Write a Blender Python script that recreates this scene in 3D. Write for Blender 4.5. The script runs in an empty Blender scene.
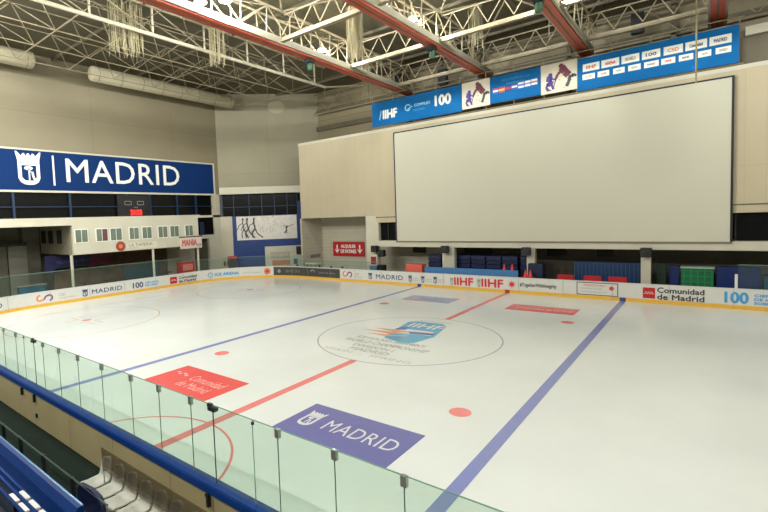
import bpy, bmesh, math, random
from mathutils import Vector, Matrix
random.seed(7)
S = bpy.context.scene
COL = S.collection
PI = math.pi

# ------------------------------------------------------------------ materials
def lin(c):
    return tuple(((v/255)/12.92 if v/255 <= 0.04045 else ((v/255+0.055)/1.055)**2.4) for v in c)
MC = {}
def mat(name, rgb, rough=0.6, var=0.0, scale=3.0, metal=0.0, spec=0.5, emit=None, estr=0.0, stretch=None, bump=0.0, coat=0.0):
    if name in MC: return MC[name]
    m = bpy.data.materials.new(name); m.use_nodes = True
    nt = m.node_tree; b = nt.nodes['Principled BSDF']
    base = lin(rgb)
    b.inputs['Roughness'].default_value = rough
    b.inputs['Metallic'].default_value = metal
    b.inputs['Specular IOR Level'].default_value = spec
    b.inputs['Coat Weight'].default_value = coat
    b.inputs['Base Color'].default_value = (*base, 1)
    if var > 0 or bump > 0:
        tc = nt.nodes.new('ShaderNodeTexCoord'); mp = nt.nodes.new('ShaderNodeMapping')
        if stretch: mp.inputs['Scale'].default_value = stretch
        nz = nt.nodes.new('ShaderNodeTexNoise'); nz.inputs['Scale'].default_value = scale; nz.inputs['Detail'].default_value = 5
        nt.links.new(tc.outputs['Object'], mp.inputs[0]); nt.links.new(mp.outputs[0], nz.inputs['Vector'])
        if var > 0:
            r = nt.nodes.new('ShaderNodeValToRGB')
            r.color_ramp.elements[0].position = 0.3; r.color_ramp.elements[1].position = 0.7
            r.color_ramp.elements[0].color = (*[v*(1-var) for v in base], 1)
            r.color_ramp.elements[1].color = (*[min(1, v*(1+var)) for v in base], 1)
            nt.links.new(nz.outputs['Fac'], r.inputs[0]); nt.links.new(r.outputs[0], b.inputs['Base Color'])
        if bump > 0:
            bp = nt.nodes.new('ShaderNodeBump'); bp.inputs['Strength'].default_value = bump
            nt.links.new(nz.outputs['Fac'], bp.inputs['Height']); nt.links.new(bp.outputs[0], b.inputs['Normal'])
    if emit:
        b.inputs['Emission Color'].default_value = (*lin(emit), 1); b.inputs['Emission Strength'].default_value = estr
    MC[name] = m
    return m

def panel_mat(name, rgb, bw, bh, mortar=0.012, dark=0.75, var=0.06, rough=0.6, axes='xz', offset=0.0, seams=True):
    """cladding / masonry: procedural joints laid out in metres on the wall plane"""
    if name in MC: return MC[name]
    m = bpy.data.materials.new(name); m.use_nodes = True
    nt = m.node_tree; b = nt.nodes['Principled BSDF']; b.inputs['Roughness'].default_value = rough
    tc = nt.nodes.new('ShaderNodeTexCoord'); sep = nt.nodes.new('ShaderNodeSeparateXYZ'); comb = nt.nodes.new('ShaderNodeCombineXYZ')
    nt.links.new(tc.outputs['Object'], sep.inputs[0])
    nt.links.new(sep.outputs['XYZ'.index(axes[0].upper())], comb.inputs[0])
    nt.links.new(sep.outputs['XYZ'.index(axes[1].upper())], comb.inputs[1])
    br = nt.nodes.new('ShaderNodeTexBrick')
    br.offset = offset; br.squash = 1.0
    br.inputs['Scale'].default_value = 1.0
    br.inputs['Brick Width'].default_value = bw; br.inputs['Row Height'].default_value = bh
    br.inputs['Mortar Size'].default_value = mortar; br.inputs['Mortar Smooth'].default_value = 0.3
    base = lin(rgb)
    br.inputs['Color1'].default_value = (*base, 1)
    br.inputs['Color2'].default_value = (*[v*(1-var) for v in base], 1)
    br.inputs['Mortar'].default_value = (*[v*dark for v in base], 1)
    nt.links.new(comb.outputs[0], br.inputs['Vector'])
    nz = nt.nodes.new('ShaderNodeTexNoise'); nz.inputs['Scale'].default_value = 0.45; nz.inputs['Detail'].default_value = 6
    nt.links.new(tc.outputs['Object'], nz.inputs['Vector'])
    r = nt.nodes.new('ShaderNodeValToRGB')
    r.color_ramp.elements[0].position = 0.3; r.color_ramp.elements[0].color = (1-var*1.5,)*3+(1,)
    r.color_ramp.elements[1].position = 0.7; r.color_ramp.elements[1].color = (1, 1, 1, 1)
    nt.links.new(nz.outputs['Fac'], r.inputs[0])
    mx = nt.nodes.new('ShaderNodeMix'); mx.data_type = 'RGBA'; mx.blend_type = 'MULTIPLY'; mx.inputs['Factor'].default_value = 1
    nt.links.new(br.outputs['Color'], mx.inputs['A']); nt.links.new(r.outputs[0], mx.inputs['B'])
    nt.links.new(mx.outputs['Result'], b.inputs['Base Color'])
    MC[name] = m
    return m

def glass_mat(name, tint, gloss=0.06, haze=0.0, hazec=(200, 220, 205)):
    m = bpy.data.materials.new(name); m.use_nodes = True
    nt = m.node_tree; nt.nodes.clear()
    out = nt.nodes.new('ShaderNodeOutputMaterial'); tr = nt.nodes.new('ShaderNodeBsdfTransparent'); gl = nt.nodes.new('ShaderNodeBsdfGlossy')
    tr.inputs[0].default_value = (*tint, 1); gl.inputs['Roughness'].default_value = 0.02
    fr = nt.nodes.new('ShaderNodeFresnel'); fr.inputs[0].default_value = 1.35
    mx = nt.nodes.new('ShaderNodeMixShader'); ge = nt.nodes.new('ShaderNodeNewGeometry'); mm = nt.nodes.new('ShaderNodeMath'); mm.operation = 'SUBTRACT'; mm.use_clamp = True
    nt.links.new(fr.outputs[0], mm.inputs[0]); nt.links.new(ge.outputs['Backfacing'], mm.inputs[1]); nt.links.new(mm.outputs[0], mx.inputs[0]); nt.links.new(tr.outputs[0], mx.inputs[1]); nt.links.new(gl.outputs[0], mx.inputs[2])
    last = mx
    if haze > 0:
        df = nt.nodes.new('ShaderNodeBsdfDiffuse'); df.inputs[0].default_value = (*lin(hazec), 1)
        m2 = nt.nodes.new('ShaderNodeMixShader'); m2.inputs[0].default_value = haze
        nt.links.new(mx.outputs[0], m2.inputs[1]); nt.links.new(df.outputs[0], m2.inputs[2]); last = m2
    nt.links.new(last.outputs[0], out.inputs[0])
    return m

def ice_mat():
    m = bpy.data.materials.new('ice'); m.use_nodes = True
    nt = m.node_tree; b = nt.nodes['Principled BSDF']
    tc = nt.nodes.new('ShaderNodeTexCoord')
    nz = nt.nodes.new('ShaderNodeTexNoise'); nz.inputs['Scale'].default_value = 0.25; nz.inputs['Detail'].default_value = 7
    nt.links.new(tc.outputs['Object'], nz.inputs['Vector'])
    r = nt.nodes.new('ShaderNodeValToRGB')
    r.color_ramp.elements[0].position = 0.35; r.color_ramp.elements[0].color = (*lin((228, 231, 226)), 1)
    r.color_ramp.elements[1].position = 0.7; r.color_ramp.elements[1].color = (*lin((237, 239, 234)), 1)
    nt.links.new(nz.outputs['Fac'], r.inputs[0]); nt.links.new(r.outputs[0], b.inputs['Base Color'])
    # fine skate scratches roughen the film of ice
    mp = nt.nodes.new('ShaderNodeMapping'); mp.inputs['Scale'].default_value = (1.0, 5.0, 1.0); mp.inputs['Rotation'].default_value = (0, 0, 0.5)
    n2 = nt.nodes.new('ShaderNodeTexNoise'); n2.inputs['Scale'].default_value = 2.5; n2.inputs['Detail'].default_value = 8
    nt.links.new(tc.outputs['Object'], mp.inputs[0]); nt.links.new(mp.outputs[0], n2.inputs['Vector'])
    mr = nt.nodes.new('ShaderNodeMapRange'); mr.inputs['To Min'].default_value = 0.10; mr.inputs['To Max'].default_value = 0.24
    nt.links.new(n2.outputs['Fac'], mr.inputs['Value']); nt.links.new(mr.outputs[0], b.inputs['Roughness'])
    b.inputs['IOR'].default_value = 1.31
    return m
M_ICE = ice_mat()
def paint(name, rgb): return mat('ice_paint_'+name, rgb, rough=0.18, spec=0.4, var=0.03, scale=2)

WHITE = mat('white_board', (212, 210, 204), 0.35, 0.02)
CREAM = mat('cream_board', (166, 152, 112), 0.6, 0.07, 0.9)
KICK = mat('kick_yellow', (226, 176, 62), 0.45, 0.04)
BLUE_CAP = mat('blue_cap', (2, 52, 122), 0.5, 0.08, 2, spec=.2)
BLUE_SIGN = mat('banner_blue_deep', (2, 44, 98), 0.7, 0.03, 0.7, spec=.2)
BLUE_BAN = mat('banner_blue', (4, 100, 164), 0.7, 0.05, 0.8, spec=.2)
BLUE_WALL = mat('blue_wall', (4, 46, 112), 0.5, 0.08, 1)
TXW = mat('lettering_white', (235, 235, 225), 0.5)
TXP = mat('lettering_pale_blue', (150, 205, 225), 0.5)
TXB = mat('lettering_navy', (52, 60, 110), 0.5)
TXK = mat('lettering_dark', (60, 58, 60), 0.5)
TXG = mat('lettering_grey', (150, 148, 140), 0.5)
TXR = mat('lettering_red', (205, 38, 44), 0.5)
TXC = mat('lettering_cyan', (60, 150, 205), 0.5)
RED = mat('sign_red', (186, 26, 32), 0.45)
ORANGE = mat('logo_orange', (228, 120, 70), 0.5)
PURPLE = mat('logo_purple', (120, 60, 120), 0.5)
DARKP = mat('dark_advert', (66, 64, 62), 0.45, 0.05)
STEEL = mat('truss_paint', (140, 128, 102), 0.5, 0.08, 1.5)
STEELW = mat('chord_white', (168, 160, 138), 0.45, 0.04, 1.5)
STEELD = mat('truss_dull', (100, 92, 72), 0.55, 0.1, 1.5)
STEELB = mat('beam_cream', (172, 166, 146), 0.5, 0.05, 1.5)
ORED = mat('rail_red', (178, 80, 54), 0.5, 0.08, 1.5)
BLACK = mat('black_plastic', (22, 22, 24), 0.5, 0.05)
BLACKM = mat('black_metal', (20, 24, 26), 0.4, 0.05)
DARK = mat('dark_room', (44, 42, 38), 0.7, 0.15, 0.8)
DGLASS = mat('dark_glazing', (14, 16, 16), 0.2, 0.1, 0.6, spec=0.2)
BLUE_FR = mat('blue_frame', (10, 38, 72), 0.5, 0.05)
GREYW = mat('grey_wall', (120, 116, 100), 0.7, 0.1, 0.8)
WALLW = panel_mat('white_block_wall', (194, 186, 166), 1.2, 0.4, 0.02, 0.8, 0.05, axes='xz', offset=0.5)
WALLL = panel_mat('precast_wall_left', (138, 128, 103), 8.3, 8.0, 0.03, 0.82, 0.05, axes='yz')
WALLD = panel_mat('precast_wall_corner', (150, 142, 116), 6.0, 3.9, 0.03, 0.8, 0.05, axes='xz')
CLAD = panel_mat('perforated_cladding', (190, 177, 148), 0.95, 8.3, 0.035, 0.93, 0.035, axes='xz')
UPPER = panel_mat('upper_wall', (142, 130, 102), 40.0, 1.1, 0.05, 0.7, 0.05, axes='xz')
PLASTER = mat('plaster', (190, 182, 160), 0.6, 0.04, 0.6)
BEAMW = mat('beam_plaster', (200, 194, 174), 0.6, 0.04, 0.8)
ROOF = panel_mat('roof_sheet', (92, 86, 66), 1.85, 60.0, 0.06, 0.6, 0.12, axes='xy')
SCREEN = mat('screen_fabric', (200, 197, 178), 0.8, 0.012, 0.15)
DUCT = mat('duct_fabric', (192, 182, 154), 0.7, 0.05, 0.7, bump=0.15)
FLOORM = mat('rubber_floor', (20, 32, 24), 0.8, 0.12, 1.2, spec=.08)
CONC = mat('concrete', (120, 118, 108), 0.8, 0.12, 1.0)
CHROME = mat('clamp_metal', (170, 172, 166), 0.3, metal=0.8)
G_NEAR = glass_mat('glass_near', (0.86, 0.93, 0.885), haze=0.06)
G_FAR = glass_mat('glass_far', (0.88, 0.94, 0.91), haze=0.02, hazec=(190, 205, 195))
G_TINT = glass_mat('glass_smoked', (0.66, 0.63, 0.58), haze=0.14, hazec=(130, 122, 108))
EDGE = mat('glass_edge', (120, 160, 140), 0.2)
SEAT_W = mat('seat_white', (216, 214, 206), 0.4, 0.03)
NAVY = mat('navy_plastic', (8, 20, 62), 0.4, 0.05)
BENCHB = mat('bench_blue', (56, 112, 164), 0.45, 0.04)
GREEN = panel_mat('green_mesh', (14, 112, 66), 0.36, 0.36, 0.05, 1.5, 0.25, axes='xz')
LOCK = panel_mat('locker_blue', (22, 78, 138), 0.25, 1.0, 0.03, 1.9, 0.15, axes='xz')
BOXB = mat('blue_box', (8, 36, 100), 0.45, 0.05)
ROPE = mat('net_cord', (150, 140, 108), 0.8)
LAMPE = mat('lamp_lens', (255, 250, 235), 0.5, emit=(255, 248, 236), estr=40)
LED = mat('led_red', (240, 30, 30), 0.5, emit=(255, 40, 35), estr=1.6)
BROWN = mat('brown_brick', (112, 84, 62), 0.8, 0.2, 2)
TEAL = mat('teal_panel', (24, 84, 110), 0.5, 0.08)
WINGL = mat('window_glazing', (112, 122, 108), 0.15, 0.08, 0.8)
WINRED = mat('window_curtain', (104, 66, 66), 0.4)
GREENBLK = mat('dark_green', (18, 44, 34), 0.6)

# ------------------------------------------------------------------ mesh building
class MB:
    def __init__(s): s.v = []; s.f = []
    def add(s, vs, fs):
        n = len(s.v); s.v += [tuple(v) for v in vs]; s.f += [tuple(i+n for i in f) for f in fs]; return s
    def box(s, a, b, fn=None):
        (x0, y0, z0), (x1, y1, z1) = a, b
        x0, x1 = min(x0, x1), max(x0, x1); y0, y1 = min(y0, y1), max(y0, y1); z0, z1 = min(z0, z1), max(z0, z1)
        vs = [(x0,y0,z0),(x1,y0,z0),(x1,y1,z0),(x0,y1,z0),(x0,y0,z1),(x1,y0,z1),(x1,y1,z1),(x0,y1,z1)]
        if fn: vs = [fn(*v) for v in vs]
        return s.add(vs, [(0,3,2,1),(4,5,6,7),(0,1,5,4),(1,2,6,5),(2,3,7,6),(3,0,4,7)])
    def tube(s, p, q, r, n=8):
        p, q = Vector(p), Vector(q); d = (q-p)
        if d.length < 1e-6: return s
        d.normalize(); a = d.orthogonal().normalized(); b = d.cross(a)
        vs = []
        for c in (p, q):
            for k in range(n):
                t = 2*PI*k/n; vs.append(c + a*r*math.cos(t) + b*r*math.sin(t))
        fs = [(k, (k+1) % n, n+(k+1) % n, n+k) for k in range(n)] + [tuple(reversed(range(n))), tuple(range(n, 2*n))]
        return s.add(vs, fs)
    def path(s, pts, r, n=8):
        for a, b in zip(pts, pts[1:]): s.tube(a, b, r, n)
        return s
    def lathe(s, c, prof, n=20, axis='z'):
        vs = []; fs = []
        for (r, h) in prof:
            for k in range(n):
                t = 2*PI*k/n; a, b = r*math.cos(t), r*math.sin(t)
                v = {'z': (a, b, h), 'x': (h, a, b), 'y': (a, h, b)}[axis]
                vs.append((c[0]+v[0], c[1]+v[1], c[2]+v[2]))
        m = len(prof)
        for i in range(m-1):
            for k in range(n): fs.append((i*n+k, i*n+(k+1) % n, (i+1)*n+(k+1) % n, (i+1)*n+k))
        fs.append(tuple(reversed(range(n)))); fs.append(tuple(range((m-1)*n, m*n)))
        return s.add(vs, fs)
    def prism(s, poly, fn, d0, d1):
        """2-D outline (u,v) extruded between depths d0 and d1, fn(u,v,d) -> point"""
        n = len(poly)
        vs = [fn(u, v, d0) for u, v in poly] + [fn(u, v, d1) for u, v in poly]
        fs = [tuple(range(n)), tuple(reversed(range(n, 2*n)))] + [(k, n+k, n+(k+1) % n, (k+1) % n) for k in range(n)]
        return s.add(vs, fs)
    def build(s, name, m, parent=None, smooth=False, bevel=0):
        me = bpy.data.meshes.new(name); me.from_pydata([tuple(v) for v in s.v], [], s.f); me.update()
        bm = bmesh.new(); bm.from_mesh(me); bmesh.ops.recalc_face_normals(bm, faces=bm.faces)
        if bevel: bmesh.ops.bevel(bm, geom=list(bm.edges), offset=bevel, segments=2, affect='EDGES')
        bm.to_mesh(me); bm.free()
        if smooth:
            for p in me.polygons: p.use_smooth = True
        me.materials.append(m)
        o = bpy.data.objects.new(name, me); COL.objects.link(o)
        if parent:
            o.parent = parent
            if parent.type == 'EMPTY' or True:
                o.matrix_parent_inverse = world_of(parent).inverted()
        return o
def world_of(o):
    m = o.matrix_basis.copy()
    if o.parent: m = world_of(o.parent) @ o.matrix_parent_inverse @ m
    return m
def tag(o, label=None, cat=None, group=None, kind=None):
    if label: o['label'] = label
    if cat: o['category'] = cat
    if group: o['group'] = group
    if kind: o['kind'] = kind
    return o
def thing(name, loc, label, cat, group=None):
    o = bpy.data.objects.new(name, None); COL.objects.link(o); o.location = loc; o.empty_display_size = 0.2
    return tag(o, label, cat, group)
def struct(name, mb, m, parent=None, label=None, **k):
    o = mb.build(name, m, parent, **k)
    if not parent: tag(o, label, None, None, 'structure')
    return o
def copy_tree(o, parent=None):
    c = o.copy(); COL.objects.link(c); c.parent = parent
    if parent: c.matrix_parent_inverse = o.matrix_parent_inverse.copy()
    for ch in [x for x in CH.get(o.name, [])]: copy_tree(ch, c)
    return c
CH = {}
def index_children(root):
    CH[root.name] = [x for x in COL.objects if x.parent == root]
    for x in CH[root.name]: index_children(x)
ORD = ['first','second','third','fourth','fifth','sixth','seventh','eighth','ninth','tenth','eleventh','twelfth','thirteenth','fourteenth','fifteenth','sixteenth','seventeenth','eighteenth','nineteenth','twentieth','twenty-first','twenty-second','twenty-third','twenty-fourth','twenty-fifth','twenty-sixth','twenty-seventh','twenty-eighth','twenty-ninth','thirtieth']

# lettering: font outline -> flat mesh in a unit frame, then laid on a surface by fn(u, v)
TCACHE = {}
def text_geo(body, spacing=1.0):
    key = (body, spacing)
    if key in TCACHE: return TCACHE[key]
    cu = bpy.data.curves.new('t', 'FONT'); cu.body = body; cu.resolution_u = 3; cu.space_character = spacing; cu.fill_mode = 'FRONT'
    ob = bpy.data.objects.new('t', cu); COL.objects.link(ob)
    dg = bpy.context.evaluated_depsgraph_get(); dg.update()
    me = bpy.data.meshes.new_from_object(ob.evaluated_get(dg))
    vs = [(v.co.x, v.co.y) for v in me.vertices]; fs = [tuple(p.vertices) for p in me.polygons]
    bpy.data.objects.remove(ob); bpy.data.curves.remove(cu); bpy.data.meshes.remove(me)
    x0 = min(v[0] for v in vs); x1 = max(v[0] for v in vs); y0 = min(v[1] for v in vs); y1 = max(v[1] for v in vs)
    vs = [((x-x0)/(x1-x0), (y-y0)/(y1-y0)) for x, y in vs]
    TCACHE[key] = (vs, fs); return TCACHE[key]
def letters(mb, body, u0, u1, v0, v1, fn, d=0.006, spacing=1.0, bold=0.0):
    vs, fs = text_geo(body, spacing)
    offs = [(0, 0)] if not bold else [(-bold, 0), (bold, 0), (0, bold), (0, -bold)]
    for k, (a, b) in enumerate(offs):
        mb.add([fn(u0+(u1-u0)*x+a, v0+(v1-v0)*y+b, d+0.0008*k) for x, y in vs], fs)
    return mb
def rect(mb, u0, u1, v0, v1, fn, d=0.004):
    n = max(1, int(abs(u1-u0)/0.5))
    vs = []; fs = []
    for k in range(n+1):
        u = u0+(u1-u0)*k/n; vs += [fn(u, v0, d), fn(u, v1, d)]
    for k in range(n): fs.append((2*k, 2*k+2, 2*k+3, 2*k+1))
    return mb.add(vs, fs)
def poly(mb, pts, fn, d=0.006):
    return mb.add([fn(u, v, d) for u, v in pts], [tuple(range(len(pts)))])
def disc(mb, cu, cv, r, fn, d=0.006, n=24, ry=None):
    ry = ry or r
    return poly(mb, [(cu+r*math.cos(2*PI*k/n), cv+ry*math.sin(2*PI*k/n)) for k in range(n)], fn, d)
def ring(mb, cu, cv, r, w, fn, d=0.006, a0=0, a1=2*PI, n=96):
    vs = []; fs = []
    for k in range(n+1):
        t = a0+(a1-a0)*k/n
        for rr in (r-w/2, r+w/2): vs.append(fn(cu+rr*math.cos(t), cv+rr*math.sin(t), d))
    for k in range(n): fs.append((2*k, 2*k+1, 2*k+3, 2*k+2))
    return mb.add(vs, fs)
def stroke(mb, pts, w, fn, d=0.006):
    for (a, b), (c, e) in zip(pts, pts[1:]):
        L = math.hypot(c-a, e-b) or 1; nx, ny = -(e-b)/L*w/2, (c-a)/L*w/2
        poly(mb, [(a+nx, b+ny), (a-nx, b-ny), (c-nx, e-ny), (c+nx, e+ny)], fn, d)
    return mb
def crest(lm, hole, u0, u1, v0, v1, fn, d=0.006):
    """crowned shield: light outline mesh + dark centre mesh holding a small tree and bear"""
    w = u1-u0; h = v1-v0
    U = lambda x: u0+w*x; V = lambda y: v0+h*y
    poly(lm, [(U(.08),V(.72)),(U(.08),V(.2)),(U(.16),V(.08)),(U(.32),V(.01)),(U(.5),V(0)),(U(.68),V(.01)),(U(.84),V(.08)),(U(.92),V(.2)),(U(.92),V(.72))], fn, d)
    poly(lm, [(U(.08),V(.71)),(U(.92),V(.71)),(U(.95),V(.86)),(U(.05),V(.86))], fn, d)
    for k in range(5):
        c = .14+.18*k; tip = c+(-.1 if k == 0 else .1 if k == 4 else 0)
        poly(lm, [(U(c-.1),V(.85)),(U(c+.1),V(.85)),(U(tip+.03),V(.99 if k in (0,4) else .94)),(U(tip-.03),V(.99 if k in (0,4) else .94))], fn, d)
    if hole is not None:
        poly(hole, [(U(.22),V(.58)),(U(.22),V(.22)),(U(.34),V(.13)),(U(.66),V(.13)),(U(.78),V(.22)),(U(.78),V(.58))], fn, d+.004)
        for k in range(6): disc(hole, U(.2+.12*k), V(.66), w*.025, fn, d+.004, 8)
        disc(lm, U(.48), V(.5), w*.17, fn, d+.008, 14, h*.06)
        stroke(lm, [(U(.5),V(.5)),(U(.5),V(.15))], w*.06, fn, d+.008)
        stroke(lm, [(U(.62),V(.4)),(U(.64),V(.28)),(U(.7),V(.15))], w*.09, fn, d+.008)
        stroke(lm, [(U(.52),V(.42)),(U(.64),V(.36))], w*.05, fn, d+.008)
def swoosh(ma, mbb, u0, u1, v0, v1, fn, d=0.006):
    """double loop logo: orange C joined to purple C"""
    h = v1-v0; w = u1-u0; r = h*.36; t = h*.2
    ring(ma, u0+w*.25, v0+h*.55, r, t, fn, d, PI*.45, PI*1.5, 20)
    ring(mbb, u0+w*.72, v0+h*.5, r, t, fn, d, -PI*.5, PI*.62, 20)
    stroke(ma, [(u0+w*.25, v0+h*.55-r), (u0+w*.45, v0+h*.35)], t, fn, d)
    stroke(mbb, [(u0+w*.45, v0+h*.35), (u0+w*.55, v0+h*.75), (u0+w*.72, v0+h*.5+r)], t, fn, d)

# ------------------------------------------------------------------ rink geometry (metres; origin at centre ice, x along the rink)
W = 14.89; L = 28.73; R = 8.0; XE = 26.0
ice = MB()
op = []
for k in range(25):
    a = PI/2*k/24; op.append((-L+R-R*math.cos(a), W-R+R*math.sin(a)))
outline = op + [(XE, W), (XE, -W)] + [(x, -y) for x, y in reversed(op)]
ice.prism(outline, lambda u, v, d: (u, v, d), -0.05, 0.0)
ICE = ice.build('ice_sheet', M_ICE); tag(ICE, 'white skating ice filling the whole rink, with painted hockey lines and logos', 'ice rink')
onice = lambda u, v, d: (u, v, d)
P_BLUE = paint('blue', (140, 147, 198)); P_RED = paint('red', (236, 136, 132)); P_THIN = paint('thin_red', (238, 168, 158)); P_CIRC = paint('circle', (180, 182, 196))
P_DEC = paint('purple', (120, 120, 174)); P_DEC2 = paint('far_purple', (164, 166, 196)); P_RED2 = paint('panel_red', (236, 96, 90)); P_WH = paint('white', (226, 226, 226)); P_PINK = paint('pink_letters', (248, 190, 180))
P_CY = paint('cyan', (96, 176, 214)); P_OR = paint('orange', (236, 176, 146)); P_GR = paint('grey', (196, 198, 190)); P_NV = paint('navy', (96, 112, 180))
def lineY(mb, x0, x1, y0, y1, d=.003): return mb.add([(x0,y0,d),(x1,y0,d),(x1,y1,d),(x0,y1,d)], [(0,1,2,3)])
mb = MB(); lineY(mb, -.17, .17, -W, -4.5); mb.build('centre_line', P_RED, ICE)
mb = MB(); lineY(mb, -.17, .17, 4.5, W); mb.build('centre_line', P_RED, ICE)
for x, nm in ((-7.39, 'left'), (7.39, 'right')):
    mb = MB(); lineY(mb, x-.17, x+.17, -W, W); mb.build('blue_line', P_BLUE, ICE)
mb = MB(); ring(mb, 0, 0, 4.5, .07, onice, .003); mb.build('centre_circle', P_CIRC, ICE)
mb = MB(); ring(mb, 0, -W, 3.0, .07, onice, .004, 0, PI); mb.build('referee_crease', P_RED, ICE)
for sx in (-5.87, 5.82):
    for sy in (-6.93, 7.0):
        mb = MB(); disc(mb, sx, sy, .34, onice, .004); mb.build('face_off_spot', paint('spot', (246, 142, 138)), ICE)
for sy in (-7, 7):
    mb = MB(); ring(mb, -20, sy, 4.5, .06, onice, .003); disc(mb, -20, sy, .3, onice, .003)
    for a in (-1, 1):
        for b in (-1, 1):
            stroke(mb, [(-20+a*.6, sy+b*.25), (-20+a*1.8, sy+b*.25)], .06, onice, .003); stroke(mb, [(-20+a*.6, sy+b*.25), (-20+a*.6, sy+b*1.1)], .06, onice, .003)
    mb.build('face_off_circle', P_THIN, ICE)
mb = MB(); lineY(mb, -24.95, -24.88, -W+.6, W-.6); ring(mb, -24.9, 0, 1.8, .06, onice, .003, PI*-.5, PI*.5); mb.build('goal_line', P_THIN, ICE)
# painted panels
def ice_panel(x0, x1, y0, y1, m, name, d=.003):
    mb = MB(); lineY(mb, x0, x1, y0, y1, d); return mb.build(name, m, ICE)
p1 = ice_panel(1.7, 5.68, -10.95, -8.9, P_DEC, 'painted_panel'); p1['label'] = 'purple painted panel reading MADRID on the near ice'
a = MB(); hdec = MB()
ice_d = lambda u, v, d: (u, v, d)
crest(a, hdec, 2.0, 2.62, -10.35, -9.35, onice, .007); a.build('painted_crest', P_WH, p1); hdec.build('painted_crest_centre', P_DEC, p1)
a = MB(); letters(a, 'MADRID', 2.95, 5.38, -10.22, -9.6, onice, .007, 1.05); a.build('painted_lettering', P_WH, p1)
p2 = ice_panel(-5.62, -1.65, -10.95, -8.9, P_RED2, 'painted_panel'); p2['label'] = 'red painted panel with the Comunidad de Madrid lettering on the near ice'
a = MB(); letters(a, 'Comunidad', -4.1, -2.15, -9.95, -9.45, onice, .007); letters(a, 'de Madrid', -4.1, -2.3, -10.55, -10.1, onice, .007)
for k in range(4): disc(a, -5.2+.22*k, -9.6-.1*(k % 2), .09, onice, .007, 5)
a.build('painted_lettering', P_PINK, p2)
p3 = ice_panel(-5.7, -2.0, 8.95, 10.95, P_DEC2, 'painted_panel'); p3['label'] = 'grey-purple painted panel near the far boards'
a = MB(); letters(a, 'MADRID', -4.6, -2.4, 9.6, 10.2, onice, .007, 1.05); a.build('painted_lettering', P_DEC, p3)
p4 = ice_panel(1.75, 5.7, 8.95, 10.85, P_RED2, 'painted_panel'); p4['label'] = 'red painted panel near the far boards'
a = MB(); letters(a, 'Comunidad de Madrid', 2.3, 5.4, 9.6, 10.05, onice, .007); a.build('painted_lettering', P_PINK, p4)
# centre logo
lg = MB(); poly(lg, [(-1.2, .3), (-.95, -.7), (.45, -1.15), (.8, -.85), (1.15, .6), (.75, 2.9), (.3, 3.35), (-1.25, 3.3), (-1.6, 2.9)], onice, .004)
LG = lg.build('centre_logo', P_CY, ICE); LG['label'] = 'blue emblem with orange streaks and IIHF letters inside the centre circle'
a = MB(); letters(a, 'IIHF', -1.15, .75, 1.95, 2.85, onice, .008, bold=.03); a.build('logo_lettering', P_WH, LG)
a = MB(); poly(a, [(-1.2, 1.35), (.7, 1.5), (.9, .75), (-.9, .45)], onice, .007); a.build('logo_white_band', P_WH, LG)
a = MB(); poly(a, [(-2.6, .75), (-1.2, 1.0), (.2, .95), (-.9, .55)], onice, .009); poly(a, [(-2.9, .2), (-1.2, .5), (-.1, .55), (-1.2, .05)], onice, .009); poly(a, [(-2.3, -.35), (-.9, -.05), (.1, .1), (-1.1, -.45)], onice, .009); a.build('logo_streaks', P_OR, LG)
a = MB(); poly(a, [(-.5, .95), (.9, 1.25), (.95, .85), (-.2, .6)], onice, .01); poly(a, [(-1.3, 1.7), (-.9, 1.75), (-.8, 1.2), (-1.4, 1.0)], onice, .01); a.build('logo_navy_marks', P_NV, LG)
a = MB()
letters(a, 'ICE HOCKEY', -1.2, .7, 3.42, 3.75, onice, .007)
letters(a, 'ICE HOCKEY WOMEN\'S', -2.2, 1.6, -1.35, -.95, onice, .007, bold=.012)
letters(a, 'WORLD CHAMPIONSHIP', -2.5, 2.1, -2.05, -1.6, onice, .007, bold=.012)
letters(a, 'DIVISION I', -1.5, .7, -2.65, -2.3, onice, .007, bold=.012)
a.build('logo_text', P_GR, ICE)
a = MB(); letters(a, 'MADRID', -1.3, .8, -3.25, -2.85, onice, .007, bold=.012); letters(a, 'SPAIN  -  SPRING', -2.4, 2.2, -3.75, -3.45, onice, .007); a.build('logo_text', P_GR, ICE)

# ------------------------------------------------------------------ boards
A0 = W-R
def bpath(s):
    """inner face of the boards: s runs up the left end, round the corner, along the far side; returns point and outward normal"""
    if s < -A0:
        a = (-A0-s)/R
        if a < PI/2: return (-L+R-R*math.cos(a), -A0-R*math.sin(a)), (-math.cos(a), -math.sin(a))
        return (-L+R+((-A0-s)-R*PI/2), -W), (0, -1)
    if s < A0: return (-L, s), (-1, 0)
    a = (s-A0)/R
    if a < PI/2: return (-L+R-R*math.cos(a), A0+R*math.sin(a)), (-math.cos(a), math.sin(a))
    return (-L+R+(s-A0-R*PI/2), W), (0, 1)
def bfn(s, z, d):
    (x, y), (nx, ny) = bpath(s); return (x-nx*d, y-ny*d, z)
SC = A0+R*PI/2           # where the far straight begins
SN = -A0-R*PI/2
def sweep(s0, s1, z0, z1, d0, d1, step=.5):
    n = max(1, int(math.ceil((s1-s0)/step))); mb = MB(); vs = []; fs = []
    for k in range(n+1):
        s = s0+(s1-s0)*k/n
        vs += [bfn(s, z0, d0), bfn(s, z0, d1), bfn(s, z1, d1), bfn(s, z1, d0)]
    for k in range(n):
        a = 4*k; b = a+4
        for i in range(4): fs.append((a+i, a+(i+1) % 4, b+(i+1) % 4, b+i))
    fs += [(0, 3, 2, 1), (4*n, 4*n+1, 4*n+2, 4*n+3)]
    return mb.add(vs, fs)
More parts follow.
